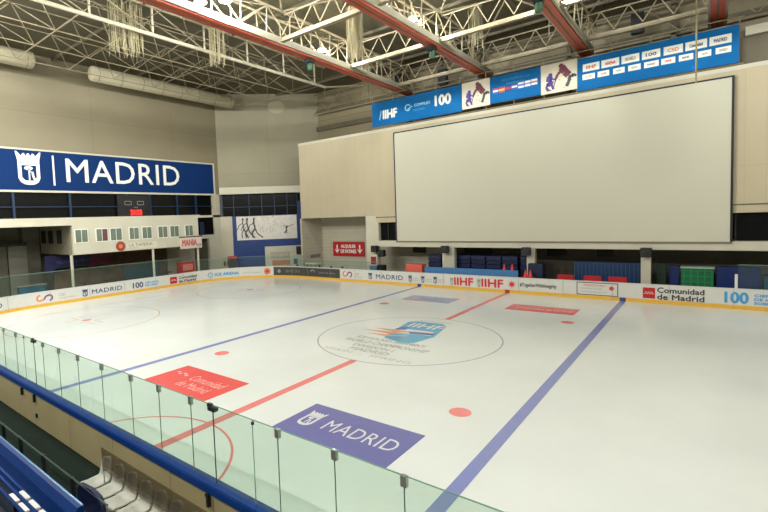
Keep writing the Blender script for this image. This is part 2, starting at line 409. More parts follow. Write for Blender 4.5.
def boards(label, s0, s1, side):
    step = .35 if side == 'end' else 50
    r = thing('rink_board', (*bpath((s0+s1)/2)[0], 0), label, 'rink boards')
    sweep(s0, s1, .24, 1.14, 0, -.12, step).build('panel', WHITE, r)
    sweep(s0, s1, 0, .24, .012, -.12, step).build('kick_plate', KICK, r)
    sweep(s0, s1, 1.14, 1.2, .02, -.14, step).build('cap_rail', WHITE, r)
    return r
B_END = boards('white curved boards round the left end of the rink with a yellow kick plate', SN, SC, 'end')
B_FAR = boards('long straight white boards along the far side below the big screen, covered in adverts', SC, SC+XE+L-R, 'far')
r = thing('rink_board', (3, -15, 0), 'near side boards seen from behind, cream with a bright blue top rail', 'rink boards')
X0N = -L+R
MB().box((X0N, -W-.06, .24), (XE, -W, 1.08)).build('inner_panel', WHITE, r)
MB().box((X0N, -W-.06, 0), (XE, -W+.012, .24)).build('kick_plate', KICK, r)
joints = [-20.7, -18.2, -15.7, -13.2, -10.7, -8.2, -5.7, -4.49, -1.9, .6, 3.1, 4.56, 5.67, 8.2, 10.7, 13.2, 15.7, 18.2, 20.7, 23.2, 26.0]
for a, b in zip(joints, joints[1:]):
    q = MB().box((a+.008, -W-.2, 0.02), (b-.008, -W-.06, 1.06)).build('outer_panel', CREAM, r)
capm = MB().box((X0N, -W-.24, 1.02), (XE, -W+.02, 1.2)); capm.build('blue_cap', BLUE_CAP, r, bevel=.02)
for px_ in (-5.45, -4.38, 4.46, 5.9):
    MB().box((px_-.03, -W-.27, .78), (px_+.03, -W-.2, 1.02)).box((px_-.09, -W-.25, .95), (px_+.02, -W-.2, 1.0)).build('gate_latch', BLACKM, r)
MB().box((-4.37, -W-.24, .3), (-4.3, -W-.2, .42)).build('gate_hinge', BLACKM, r)

# adverts on boards
def advert(name, s0, s1, label, parent):
    return dict(name=name)
def on(mbo, name, m, parent): return mbo.build(name, m, parent)
E = B_END; F = B_FAR
def t(body, s0, s1, v0, v1, m, par, bold=0, name='advert_lettering', sp=1.0):
    mb = MB(); letters(mb, body, s0, s1, v0, v1, bfn, .008, sp, bold); return mb.build(name, m, par)
def cr(s0, s1, v0, v1, m, par):
    a = MB(); h = MB(); crest(a, h, s0, s1, v0, v1, bfn, .008); o = a.build('advert_crest', m, par); h.build('crest_centre', WHITE, o)
def sw(s0, s1, v0, v1, par):
    a = MB(); b = MB(); swoosh(a, b, s0, s1, v0, v1, bfn, .008); a.build('advert_logo', ORANGE, par); b.build('advert_logo', PURPLE, par)
def square(s0, s1, v0, v1, par):
    a = MB(); rect(a, s0, s1, v0, v1, bfn, .006); o = a.build('advert_square', RED, par)
    b = MB(); w = (s1-s0)
    for k in range(7):
        disc(b, s0+w*(.17+.11*k), v0+(v1-v0)*(.5+(.08 if k % 2 else -.05)), w*.06, bfn, .012, 5)
    b.build('advert_stars', TXW, o)
t('MADRID', -12.4, -9.4, .45, .82, TXB, E)
sw(-7.1, -5.7, .36, .95, E)
t('CSD', -5.4, -4.9, .66, .86, TXG, E); t('deporte', -5.4, -4.2, .42, .56, TXG, E)
cr(-3.62, -3.14, .32, .95, TXB, E); t('MADRID', -2.82, -.24, .45, .82, TXB, E, .008, sp=1.08)
t('100', .78, 1.74, .4, .9, TXB, E, .02); t('CIEN ANOS', 1.95, 3.3, .68, .84, TXC, E, .01); t('DEL HIELO', 1.95, 3.24, .44, .6, TXC, E, .01)
square(4.5, 5.26, .3, .95, E); t('Comunidad', 5.45, 7.5, .66, .92, TXK, E, .015); t('de Madrid', 5.45, 7.4, .3, .56, TXK, E, .015)
a = MB(); ring(a, 9.0, .64, .24, .08, bfn, .008, 0, 2*PI, 20); a.build('advert_logo', TXC, E); t('ICE ARENA', 9.5, 12.0, .5, .8, TXC, E, .02)
t('Spanish Ice Federation', 12.5, 14.3, .5, .68, TXG, E)
a = MB(); disc(a, 15.05, .68, .36, bfn, .008); o = a.build('advert_logo', ORANGE, E); b = MB(); disc(b, 15.05, .68, .18, bfn, .012); b.build('logo_centre', RED, o)
mb = MB(); rect(mb, 15.75, SC, .2, 1.12, bfn, .004); DK1 = mb.build('dark_advert', DARKP, E)
mb = MB(); rect(mb, SC, 24.22, .2, 1.12, bfn, .004); DK2 = mb.build('dark_advert', DARKP, F)
t('HOCKEY CAFE', 17.0, 18.9, .55, .82, TXG, E)
a = MB(); disc(a, 16.4, .68, .2, bfn, .008); a.build('advert_logo', TXG, E)
t('pista de hielo', 21.6, 23.6, .55, .78, TXG, F)
a = MB(); ring(a, 20.7, .68, .24, .1, bfn, .008, 0, PI, 16); a.build('advert_logo', TXG, F)
sw(24.55, 25.75, .36, .98, F); t('CSD', 26.0, 26.5, .66, .86, TXG, F); t('deporte', 26.0, 26.8, .42, .56, TXG, F)
cr(27.55, 28.0, .35, .98, TXB, F); t('MADRID', 28.4, 31.2, .45, .85, TXB, F, .008, sp=1.08)
for s in (31.75, 32.95, 34.1):
    cr(s, s+.36, .35, .95, TXB, F); t('FEDERACION', s+.45, s+1.05, .62, .72, TXG, F); t('DEPORTES', s+.45, s+1.05, .44, .54, TXG, F)
for s, e in ((35.6, 37.52), (37.84, 39.86)):
    cr(s, s+.3, .3, .95, TXG, F); t('IIHF', s+.38, e, .36, .95, TXR, F, .03)
a = MB()
for k in range(8):
    an = 2*PI*k/8; poly(a, [(40.52+.33*math.cos(an), .66+.33*math.sin(an)), (40.52+.1*math.cos(an+.5), .66+.1*math.sin(an+.5)), (40.52+.1*math.cos(an-.5), .66+.1*math.sin(an-.5))], bfn, .008)
disc(a, 40.52, .66, .16, bfn, .009); a.build('advert_logo', TXR, F)
t('#TogetherWithIntegrity', 41.1, 43.6, .48, .82, TXK, F, .008)
a = MB(); stroke(a, [(44.9, .28), (44.9, 1.1), (47.3, 1.1), (47.3, .28), (44.9, .28)], .05, bfn, .008); a.build('advert_border', TXK, F)
t('PALACIO DE HIELO', 45.3, 46.6, .86, 1.0, TXR, F); t('escuela de patinaje', 45.1, 46.4, .64, .76, TXG, F); t('cursos y torneos de hielo', 45.1, 46.7, .42, .54, TXG, F)
a = MB(); disc(a, 46.95, .78, .14, bfn, .008); a.build('advert_logo', TXR, F)
square(48.66, 49.3, .3, .98, F); t('Comunidad', 49.42, 51.7, .7, 1.02, TXK, F, .015); t('de Madrid', 49.42, 51.7, .28, .6, TXK, F, .015)
t('100', 52.64, 53.64, .36, .98, TXC, F, .03); t('CIEN ANOS', 53.9, 55.6, .78, .92, TXC, F, .01); t('DE HOCKEY', 53.9, 55.6, .56, .7, TXC, F, .01); t('SOBRE HIELO', 53.9, 55.6, .34, .48, TXC, F, .01)
# seams between board panels
for s in list(range(-18, 19, 3)): sweep(s, s+.02, .02, 1.13, .014, .0, 1).build('board_seam', TXG, E)
for s in range(20, 66, 3): sweep(s, s+.02, .02, 1.13, .014, .0, 1).build('board_seam', TXG, F)
# marks where the lines climb the boards
for x, m in ((-7.39, P_BLUE), (0, P_RED), (7.39, P_BLUE)):
    s = SC+x+L-R; sweep(s-.17, s+.17, .0, .24, .016, .0, 1).build('line_mark', mat('line_mark_'+('r' if x == 0 else 'b'), (150, 60, 60) if x == 0 else (60, 66, 130), .5), F)

# ------------------------------------------------------------------ glass, near side
gx = [-14.9, -13.6, -12.3, -11.0, -9.8, -8.6, -7.35, -6.11, -5.36, -4.49, -3.76, -2.57, -1.31, .07, 1.51, 2.69, 3.85, 4.56, 5.67, 6.28, 7.47, 8.64, 10.0, 11.25, 12.5, 13.75, 15.0]
hinge = {-4.49, 4.56}
nG = len(gx)-1
for k in range(nG):
    a, b = gx[k], gx[k+1]
    if a < 0 <= b: where = 'crossed by the red centre line'
    lab = f'clear near side glass pane, {ORD[k]} from the left end of its row'
    r = thing('rink_glass', ((a+b)/2, -W-.1, 1.2), lab, 'glass pane', 'clear panes standing on the near side boards')
    MB().box((a+.006, -W-.106, 1.19), (b-.006, -W-.094, 2.7)).build('pane', G_NEAR, r)
    MB().box((a+.01, -W-.107, 2.7), (b-.01, -W-.093, 2.712)).box((b-.012, -W-.107, 1.2), (b-.004, -W-.093, 2.7)).build('polished_edge', EDGE, r)
    if b in hinge:
        MB().box((b-.1, -W-.15, 2.6), (b+.1, -W-.05, 2.68)).box((b-.14, -W-.13, 2.66), (b-.02, -W-.07, 2.72)).build('black_clamp', BLACKM, r)
        MB().tube((b, -W-.1, 1.2), (b, -W-.1, 2.65), .010, 6).build('gasket', BLACKM, r)
    elif abs(b-5.67) > .01 and abs(b+5.36) > .01:
        MB().box((b-.045, -W-.13, 2.56), (b+.045, -W-.07, 2.71)).build('clamp', CHROME, r)
        MB().tube((b, -W-.1, 1.2), (b, -W-.1, 2.56), .005, 6).build('gasket', BLACKM, r)
    else:
        MB().box((b-.02, -W-.12, 2.62), (b+.02, -W-.08, 2.67)).build('clamp', BLACKM, r)
# glass round the left end and corner
k = 0; s = -12.0
while s < 27.9:
    e = s+1.5; zt = 2.66 if s < 6 else (2.3 if s < SC else 1.95)
    if 27 < s: break
    r = thing('rink_glass', (*bpath(s+.75)[0], 1.2), f'clear pane round the rink\'s left end, {ORD[k]} counted from the near corner', 'glass pane', 'clear panes round the left end of the rink')
    sweep(s+.01, e-.01, 1.19, zt, -.05, -.062, .5).build('pane', G_FAR, r)
    sweep(s+.01, e-.01, zt, zt+.025, -.045, -.067, .5).build('top_edge', EDGE, r)
    s = e; k += 1
for i, x in enumerate((13.0, 14.6, 16.2, 17.8)):
    r = thing('rink_glass', (x+.8, W+.06, 1.2), f'tall clear far side pane, {ORD[i]} to the right of the white post', 'glass pane', 'tall panes at the right of the far boards')
    MB().box((x+.01, W+.05, 1.19), (x+1.59, W+.062, 2.56)).build('pane', G_FAR, r)
    MB().box((x+.01, W+.045, 2.56), (x+1.59, W+.067, 2.585)).build('top_edge', EDGE, r)
tag(MB().box((12.87, W+.02, 1.2), (13.0, W+.1, 2.02)).build('glass_post', SEAT_W), 'short white post on the far boards where the right-hand glass begins', 'post')

# ------------------------------------------------------------------ hall: floor, ceiling, walls
ZC = 20.9
struct('floor', MB().box((-40, -16.9, -.3), (36, 24, -.055)), FLOORM)
struct('floor', MB().box((-40, -34, -.3), (36, -17.0, -.055)), CONC)
struct('floor', MB().box((X0N, -16.98, -.055), (XE, -W-.21, 0)), FLOORM)
struct('ceiling', MB().box((-40, -34, ZC), (36, 24, ZC+.3)), ROOF)
for j in range(15):
    x = -36+5*j*.98
for j in range(8):
    yy = -33+7.4*j+.35
    struct('trim_1', MB().box((-39, yy-.06, ZC-.22), (35, yy+.06, ZC)), STEELD)
struct('wall_left', MB().box((-33.4, -34, 9.35), (-33, 14.1, ZC)), WALLL)
for yy in (-6.6, 5.6):
    pass
struct('wall_left', MB().box((-40, -34, -.3), (-39.6, 14.3, 9.4)), GREYW)
struct('wall_back', MB().box((-40, -34.4, -.3), (36, -34, ZC)), GREYW)
struct('wall_right', MB().box((36, -34.4, -.3), (36.4, 24, ZC)), PLASTER)
# diagonal corner wall: local frame (s along, out of wall, z)
dv = Vector((1, 1, 0)).normalized(); dn = Vector((1, -1, 0)).normalized(); d0 = Vector((-33, 14.1, 0))
MD = Matrix(((dv.x, -dn.x, 0, d0.x), (dv.y, -dn.y, 0, d0.y), (0, 0, 1, 0), (0, 0, 0, 1)))
def dbox(name, s0, s1, z0, z1, t0, t1, m, parent=None, kind=True, bevel=0):
    """box on the diagonal wall; t>0 comes towards the rink. local y = -t"""
    mb = MB().box((s0, -t1, z0), (s1, -t0, z1)); o = mb.build(name, m, None, bevel=bevel)
    o.matrix_basis = MD
    if parent: o.parent = parent; o.matrix_parent_inverse = world_of(parent).inverted()
    elif kind: tag(o, None, None, None, 'structure')
    return o
def dfn(s, z, d):
    q = d0+dv*s+dn*d; return (q.x, q.y, z)
dbox('wall_corner', -.1, 12.2, 10.1, ZC, -.4, 0, WALLD)
dbox('trim_2', .1, 9.7, 9.3, 10.1, -.4, .55, BEAMW)
dbox('wall_corner', -.1, 1.36, 0, 6.72, -.4, 0, PLASTER)
dbox('wall_corner', 1.36, 9.5, 0, 6.72, -.4, 0, BLUE_WALL)
dbox('wall_corner', 9.5, 12.2, 0, 10.1, -.4, 0, PLASTER)
dbox('wall_corner', 0, 9.6, 6.0, 9.4, -3.4, -3.2, DARK)
gal = thing('gallery_glazing', (-30, 17, 6.8), 'dark upper gallery opening above the white hockey mural', 'glazing')
dbox('glazing', .3, 9.1, 6.75, 9.3, -.15, -.1, DGLASS, gal, False)
for s in (.3, 1.6, 3.4, 4.9, 6.4, 7.9, 9.1): dbox('mullion', s-.04, s+.04, 6.75, 9.3, -.1, -.04, BLUE_FR, gal, False)
dbox('handrail', .3, 9.1, 7.75, 7.82, -.08, 0, BLUE_FR, gal, False)
dbox('blue_post', 9.1, 9.5, 6.72, 8.3, -.1, .05, BLUE_WALL, gal, False)
# mural
mur = thing('mural_banner', dfn(5.4, 3.8, .1), 'wide white mural with sketched dark hockey players on the blue corner wall', 'banner')
dbox('canvas', 1.85, 8.95, 3.85, 6.66, .02, .07, mat('mural_canvas', (222, 216, 206), .7, .07, 1.6), mur, False)
a = MB(); rd = random.Random(3)
for (cx, sc) in ((3.1, 1.0), (3.9, 1.15), (2.6, .7)):
    stroke(a, [(cx, 6.3), (cx-.05, 5.9), (cx+.1, 5.2), (cx-.25*sc, 4.7), (cx-.15, 4.1)], .17*sc, dfn, .078)
    stroke(a, [(cx+.05, 5.25), (cx+.35, 4.6), (cx+.85*sc, 4.1)], .15, dfn, .078); stroke(a, [(cx, 5.9), (cx-.5, 5.6), (cx-.75, 5.0)], .1, dfn, .078)
    disc(a, cx, 6.33, .13, dfn, .08)
stroke(a, [(7.6, 5.2), (7.75, 4.9), (7.6, 4.5)], .13, dfn, .078); stroke(a, [(7.3, 5.4), (8.0, 5.3), (8.6, 5.55)], .06, dfn, .078); disc(a, 7.75, 5.25, .14, dfn, .08); stroke(a, [(7.75, 5.0), (7.4, 4.5)], .09, dfn, .078)
a.build('sketched_players', mat('sketch_ink', (84, 78, 76), .7), mur)
a = MB()
for k in range(60):
    s = 2.0+rd.random()*4.8; z = 4.6+rd.random()*1.9; stroke(a, [(s, z), (s+rd.uniform(-.15, .15), z+rd.uniform(.1, .4))], .035, dfn, .075)
a.build('crowd_strokes', mat('mural_red', (168, 120, 112), .7), mur)
a = MB()
for k in range(70):
    s = 2.0+rd.random()*6.6; z = 4.2+rd.random()*2.2; stroke(a, [(s, z), (s+rd.uniform(-.3, .3), z+rd.uniform(-.08, .08))], .03, dfn, .075)
a.build('ice_strokes', TXG, mur)
# booth in the corner
bo = thing('ticket_booth', dfn(7.4, 0, .2), 'white booth wall with a poster window and orange strip in the blue corner', 'booth')
dbox('wall', 5.05, 9.55, 0, 3.0, .02, .5, BEAMW, bo, False)
pw = dbox('poster_window', 5.7, 7.95, 1.5, 2.35, .5, .53, mat('poster', (176, 168, 150), .5, .25, 8), bo, False)
dbox('orange_counter', 5.85, 7.95, .75, 1.35, .5, .54, mat('orange_strip', (196, 120, 84), .5, .15, 5), bo, False)
dbox('green_notice', 8.4, 8.85, .8, 1.4, .5, .53, TEAL, bo, False)
sp = dbox('loudspeaker', 8.75, 9.3, 2.0, 2.9, .55, .85, BLACK, None, False, .03); tag(sp, 'black loudspeaker high on the corner booth wall', 'speaker')
bn = thing('waste_bin', dfn(1.0, 0, .6), 'black bin with a red lid left of the blue corner wall', 'bin')
dbox('body', .75, 1.75, 0, 1.75, .3, .8, BLACK, bn, False); dbox('lid', .7, 1.8, 1.75, 2.05, .28, .82, RED, bn, False)
for j, s in enumerate((.15, .55)):
    o = dbox('fire_extinguisher', s, s+.22, .9, 1.45, .02, .2, mat('dull_red_cylinder', (110, 60, 48), .5), None, False, .05); tag(o, ('left' if j == 0 else 'right')+' one of the two small dull-red extinguishers on the white corner pillar', 'fire extinguisher')
dbx = thing('wall_grille', dfn(6.4, 18.5, .02), 'round pale ventilation disc high on the corner wall', 'vent')
mb = MB(); poly(mb, [(7.1+1.0*math.cos(2*PI*k/28), 19.35+.72*math.sin(2*PI*k/28)) for k in range(28)], dfn, .03); mb.build('disc', mat('pale_disc', (168, 160, 134), .7, .05, 2), dbx)

# upper far wall, far volume, recess
struct('wall_far', MB().box((-24.7, 22.6, 0), (36, 23, ZC)), UPPER)
struct('trim_3', MB().box((-24.6, 22.3, 16.4), (36, 22.6, 16.9)), STEELD)
struct('trim_3', MB().box((-24.6, 22.4, 18.6), (36, 22.6, 18.9)), STEELD)
struct('wall_far', MB().box((-22.7, 17, 6.15), (-13.0, 17.35, 14.15)), CLAD)
struct('wall_far', MB().box((-13.0, 17, 5.5), (36, 17.35, 14.15)), CLAD)
struct('trim_4', MB().box((-22.75, 16.97, 13.95), (36, 22.6, 14.2)), BEAMW)
struct('trim_5', MB().box((-13.0, 16.9, 3.22), (36, 22.6, 3.78)), BEAMW)
struct('trim_6', MB().box((-13.0, 16.97, 5.95), (36, 16.999, 6.03)), STEELD)
struct('wall_far', MB().box((-13.0, 19.5, 3.78), (36, 19.7, 6.2)), DARK)
struct('ceiling', MB().box((-22.5, 17.35, 6.15), (36, 22.6, 6.4)), BEAMW)
struct('wall_far', MB().box((-22.9, 17, 0), (-22.7, 20.4, 6.15)), WALLW)
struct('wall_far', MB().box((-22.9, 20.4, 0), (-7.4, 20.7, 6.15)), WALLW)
struct('wall_far', MB().box((-7.4, 20.4, 0), (36, 20.7, 3.22)), panel_mat('shaded_block_wall', (96, 90, 74), 1.2, .4, .02, .8, .08, axes='xz', offset=.5))  # same white block wall, shade under the beam put into its colour
struct('wall_far', MB().box((-14.2, 17, 0), (-13.0, 17.6, 6.15)), BEAMW)
struct('trim_7', MB().box((-13.0, 16.98, 3.78), (-12.75, 17.4, 5.5)), BEAMW)
# glazing strips of the far gallery (dark windows at both ends of the screen)
for (a, b, lab) in ((-12.75, -10.3, 'dark gallery window at the left end of the big screen'), (12.95, 30, 'dark gallery window right of the big screen')):
    r = thing('gallery_window', (a, 17.4, 3.8), lab, 'window')
    MB().box((a, 17.45, 3.8), (b, 17.5, 5.48)).build('glazing', DGLASS, r)
    n = 3 if b < 0 else 10
    for q in range(n+1):
        x = a+(b-a)*q/n; MB().box((x-.04, 17.4, 3.8), (x+.04, 17.5, 5.48)).build('mullion', BLACK, r)
# low parapet to the right of the banner
struct('trim_8', MB().box((13.25, 17.0, 15.85), (36, 18.0, 16.35)), BEAMW)
struct('wall_far', MB().box((12.9, 17.3, 14.2), (36, 17.6, 15.85)), STEELD)

# projection screen
sc = thing('projection_screen', (1.07, 16.85, 3.75), 'huge blank white projection screen hanging over the far side', 'screen')
MB().box((-10.62, 16.84, 3.76), (12.68, 16.88, 13.55)).build('screen_surface', SCREEN, sc)
MB().box((-10.72, 16.82, 13.55), (12.8, 16.9, 13.65)).box((-10.72, 16.82, 3.76), (-10.62, 16.9, 13.55)).box((12.68, 16.82, 3.76), (12.8, 16.9, 13.55)).build('black_border', BLACK, sc)
MB().box((-10.72, 16.82, 3.64), (12.8, 16.92, 3.76)).build('bottom_bar', mat('bar_grey', (120, 112, 92), .5), sc)

# ------------------------------------------------------------------ banners above the screen
BY = 16.9
def bn_fn(u, v, d): return (u, BY-.03-d, v)
def hang(name, x0, x1, z0, z1, m, label):
    r = thing(name, ((x0+x1)/2, BY, z0), label, 'banner')
    MB().box((x0, BY-.03, z0), (x1, BY, z1)).build('cloth', m, r); return r
def bt(body, u0, u1, v0, v1, m, par, bold=0):
    mb = MB(); letters(mb, body, u0, u1, v0, v1, bn_fn, .012, 1, bold); return mb.build('lettering', m, par)
b1 = hang('banner', -12.97, -4.12, 14.45, 16.62, BLUE_BAN, 'long blue banner with white IIHF and 100 lettering, leftmost above the screen')
bt('IIHF', -11.75, -10.3, 15.05, 15.8, TXW, b1, .05)
mb = MB(); stroke(mb, [(-12.15, 15.0), (-11.95, 15.8)], .1, bn_fn, .012); mb.build('slash', TXP, b1)
mb = MB(); ring(mb, -9.15, 15.62, .26, .09, bn_fn, .012, .6, 5.6, 20); stroke(mb, [(-9.2, 15.45), (-8.7, 15.7)], .07, bn_fn, .012); mb.build('logo', TXP, b1)
bt('COMPLEX', -8.5, -6.95, 15.6, 15.82, TXP, b1, .01); bt('MADRID', -8.6, -7.5, 15.2, 15.38, TXC, b1)
bt('100', -6.5, -5.1, 15.3, 16.12, TXW, b1, .05)
def poster(x0, x1, lab):
    r = hang('banner', x0, x1, 14.55, 16.66, mat('poster_cream', (222, 212, 190), .6, .05, 1.5), lab)
    w = x1-x0; X = lambda f: x0+w*f; Z = lambda f: 14.55+2.11*f
    pv = mat('player_violet', (84, 66, 150), .6); pr = mat('player_maroon', (110, 50, 66), .6)
    a = MB(); disc(a, X(.27), Z(.62), w*.06, bn_fn, .012, 12); stroke(a, [(X(.26), Z(.58)), (X(.22), Z(.4)), (X(.3), Z(.28))], w*.17, bn_fn, .012); stroke(a, [(X(.2), Z(.36)), (X(.15), Z(.2)), (X(.22), Z(.12))], w*.07, bn_fn, .012); stroke(a, [(X(.3), Z(.3)), (X(.36), Z(.12))], w*.07, bn_fn, .012); stroke(a, [(X(.28), Z(.5)), (X(.44), Z(.42))], w*.05, bn_fn, .012)
    a.build('violet_player', pv, r)
    a = MB(); disc(a, X(.57), Z(.86), w*.07, bn_fn, .014, 12); stroke(a, [(X(.58), Z(.82)), (X(.68), Z(.64)), (X(.78), Z(.5))], w*.2, bn_fn, .013); stroke(a, [(X(.6), Z(.72)), (X(.48), Z(.6)), (X(.42), Z(.46))], w*.08, bn_fn, .014)
    a.build('maroon_player', pr, r)
    a = MB(); stroke(a, [(X(.84), Z(.5)), (X(.92), Z(.44)), (X(.96), Z(.5))], w*.1, bn_fn, .016); stroke(a, [(X(.82), Z(.5)), (X(.78), Z(.3)), (X(.72), Z(.14))], w*.09, bn_fn, .016); stroke(a, [(X(.44), Z(.5)), (X(.36), Z(.2))], w*.025, bn_fn, .018); stroke(a, [(X(.16), Z(.12)), (X(.28), Z(.1))], w*.03, bn_fn, .018)
    a.build('dark_player', TXK, r)
    a = MB()
    for k in range(14): disc(a, X(.1+.8*rd.random()), Z(.08+.35*rd.random()), w*.02, bn_fn, .011, 6)
    a.build('ice_spray', TXG, r)
poster(-4.1, -1.8, 'smaller cream poster of hockey players, left of the flags banner')
b3 = hang('banner', -1.78, 1.98, 14.6, 16.64, BLUE_BAN, 'blue banner with a row of small national flags above the screen')
bt('WORLD CHAMPIONSHIP 2018', -.9, 1.2, 16.12, 16.3, TXC, b3); bt('DIVISION', -.5, .8, 15.85, 15.98, TXC, b3)
fl = [((222, 60, 60), (235, 235, 235), (60, 90, 180)), ((200, 60, 50), (235, 200, 80), (200, 60, 50)), ((60, 60, 140), (190, 60, 70), (60, 60, 140)), ((60, 80, 160), (220, 220, 220), (60, 80, 160)), ((225, 225, 225), (90, 110, 190), (225, 225, 225)), ((235, 235, 235), (130, 150, 200), (235, 235, 235)), ((230, 230, 230), (190, 110, 120), (230, 230, 230))]
for k, cols in enumerate(fl):
    x = -1.55+.48*k; z = 15.3+.02*k; o = None
    for q, c in enumerate(cols):
        mb = MB(); rect(mb, x, x+.42, z+.28-.14*q, z+.42-.14*q, bn_fn, .012); oo = mb.build('flag' if o is None else 'flag_stripe', mat(f'flag{k}_{q}', c, .6), b3 if o is None else o); o = o or oo
poster(2.0, 4.4, 'larger cream poster of hockey players, right of the flags banner')
b5 = hang('banner', 4.42, 12.97, 14.35, 16.55, BLUE_BAN, 'long blue sponsor banner with two rows of white logo boxes')
mb = MB()
top = [(4.73,5.81),(5.87,6.97),(7.04,8.1),(8.18,9.22),(9.33,10.37),(10.43,11.54),(11.59,12.67)]
bot = [(4.7,5.54),(5.63,6.4),(6.55,7.29),(7.41,8.18),(8.29,9.15),(9.2,10.0),(10.1,10.89),(11.04,11.75),(11.87,12.67)]
tt = [('IIHF', TXR), ('ARENA', TXR), ('FEDHIELO', TXG), ('100', TXB), ('CSD', ORANGE), ('Comunidad', TXK), ('MADRID', TXB)]
tb = [('HOTEL', TXG), ('CLUB', TXR), ('SPORT', TXG), ('MEDIA', TXG), ('RADIO', TXK), ('DRINK', TXR), ('BANK', TXK), ('GLASS', TXG), ('SPEED', TXG)]
for (x0, x1), (s, m) in zip(top, tt):
    o = MB(); rect(o, x0+.03, x1-.03, 15.6, 16.12, bn_fn, .01); o = o.build('logo_box', TXW, b5)
    q = MB(); letters(q, s, x0+.24, x1-.24, 15.76, 15.96, bn_fn, .018, 1, .008); q.build('logo_lettering', m, o)
for (x0, x1), (s, m) in zip(bot, tb):
    o = MB(); rect(o, x0+.04, x1-.04, 15.05, 15.42, bn_fn, .01); o = o.build('logo_box', TXW, b5)
    q = MB(); letters(q, s, x0+.22, x1-.22, 15.17, 15.3, bn_fn, .018, 1, .005); q.build('logo_lettering', m, o)
rl = thing('banner_rail', (0, 17, 14.2), 'thin pipe rail with posts carrying the blue banners', 'rail')
MB().tube((-13.2, 17.05, 17.3), (13.2, 17.05, 17.0), .035).tube((-13.2, 17.05, 14.3), (13.2, 17.05, 14.3), .05).build('pipe', STEEL, rl)
for k in range(13):
    x = -13+26*k/12; MB().tube((x, 17.05, 14.2), (x, 17.05, 17.3-.3*(k/12)), .035, 6).build('post', STEEL, rl)

# ------------------------------------------------------------------ MADRID sign on left wall
def lfn(x):
    return lambda u, v, d: (x+d, u, v)
sg = thing('wall_sign', (-32.9, 2, 9.4), 'huge deep blue MADRID sign with a white crest on the left wall', 'sign')
MB().box((-32.98, -20, 9.4), (-32.9, 13.3, 12.75)).build('face', BLUE_SIGN, sg)
MB().box((-32.98, -20, 12.75), (-32.86, 13.5, 12.9)).box((-32.98, -20, 9.22), (-32.86, 13.5, 9.4)).box((-32.98, 13.3, 9.4), (-32.86, 13.5, 12.75)).build('white_frame', BEAMW, sg)
f = lfn(-32.9)
a = MB(); h = MB(); crest(a, h, -6.45, -4.5, 9.85, 12.65, f, .01); o = a.build('crest', TXW, sg); h.build('crest_centre', BLUE_SIGN, o)
mb = MB(); rect(mb, -3.65, -3.5, 9.85, 12.45, f, .01); mb.build('divider', TXW, sg)
def lettersM(u0, v0, v1):
    h = v1-v0
    def S(pts, w=.36): stroke(mb, [(u0+x*h, v0+y*h) for x, y in pts], w, f, .012)
mb = MB(); letters(mb, 'MADRID', -2.55, 8.85, 10.22, 12.28, f, .012, 1.06, .02); mb.build('lettering', TXW, sg)

# gallery behind/under the sign
g = thing('gallery_glazing', (-33, 2, 7), 'long band of dark gallery windows with blue mullions below the MADRID sign', 'glazing')
MB().box((-33.3, -20, 6.95), (-33.25, 13.1, 9.3)).build('glazing', DGLASS, g)
for y in (-12.5, -6.75, -2.35, 3.0, 5.4, 8.5, 10.9): MB().box((-33.2, y-.09, 6.95), (-33.0, y+.09, 9.3)).build('mullion', BLUE_FR, g)
MB().box((-33.2, -20, 7.95), (-33.05, 13.1, 8.03)).build('handrail', BLUE_FR, g)
struct('wall_left', MB().box((-33.4, 13.1, 6.7), (-33, 14.1, 9.35)), PLASTER)
struct('floor', MB().box((-39, -20, 6.7), (-33.0, 14.1, 6.95)), BEAMW)
sb = thing('scoreboard', (-32.6, 3.6, 7), 'black scoreboard with a red digital clock under the MADRID sign', 'scoreboard')
MB().box((-33.1, 1.9, 6.97), (-32.9, 5.2, 9.1)).build('housing', BLACK, sb)
f2 = lfn(-32.9)
mb = MB()
for u in (2.95, 4.25): stroke(mb, [(u-.33, 8.5), (u+.33, 8.5), (u+.33, 8.15), (u-.33, 8.15), (u-.33, 8.5)], .05, f2, .01)
mb.build('score_frames', TXG, sb)
mb = MB(); rect(mb, 3.1, 4.4, 7.1, 7.7, f2, .008); mb.build('clock_field', mat('clock_field', (110, 10, 12), .5, emit=(200, 10, 10), estr=.12), sb)
mb = MB(); letters(mb, '21:23', 3.18, 4.32, 7.16, 7.64, f2, .014, 1, .02); mb.build('clock_digits', LED, sb)
mb = MB(); letters(mb, 'TIME', 3.5, 3.95, 7.82, 7.95, f2, .014); mb.build('lettering', TXG, sb)

# balcony box (press gallery)
bb = thing('press_gallery', (-31, 3.2, 3.7), 'white gallery box on thin columns with a row of small windows at the left end', 'gallery')
MB().box((-31.3, -3.15, 3.72), (-31, 9.6, 6.98)).build('front_wall', BEAMW, bb)
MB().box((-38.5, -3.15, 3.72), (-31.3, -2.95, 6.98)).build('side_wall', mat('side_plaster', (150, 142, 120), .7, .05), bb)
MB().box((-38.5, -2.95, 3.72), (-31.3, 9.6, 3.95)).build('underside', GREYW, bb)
MB().box((-33.4, -20, 6.3), (-31, -3.15, 6.98)).build('long_beam', BEAMW, bb)
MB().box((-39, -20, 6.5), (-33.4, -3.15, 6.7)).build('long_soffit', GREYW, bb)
MB().box((-33.3, 9.6, 6.7), (-31.0, 9.9, 6.98)).box((-33.3, -3.1, 6.9), (-31.3, 9.6, 6.98)).build('top_slab', BEAMW, bb)
wins = [(-2.95, -1.9), (-1.16, -.14), (.1, 1.17), (1.9, 2.85), (3.2, 4.18), (4.88, 5.9), (6.2, 7.2), (7.95, 8.9)]
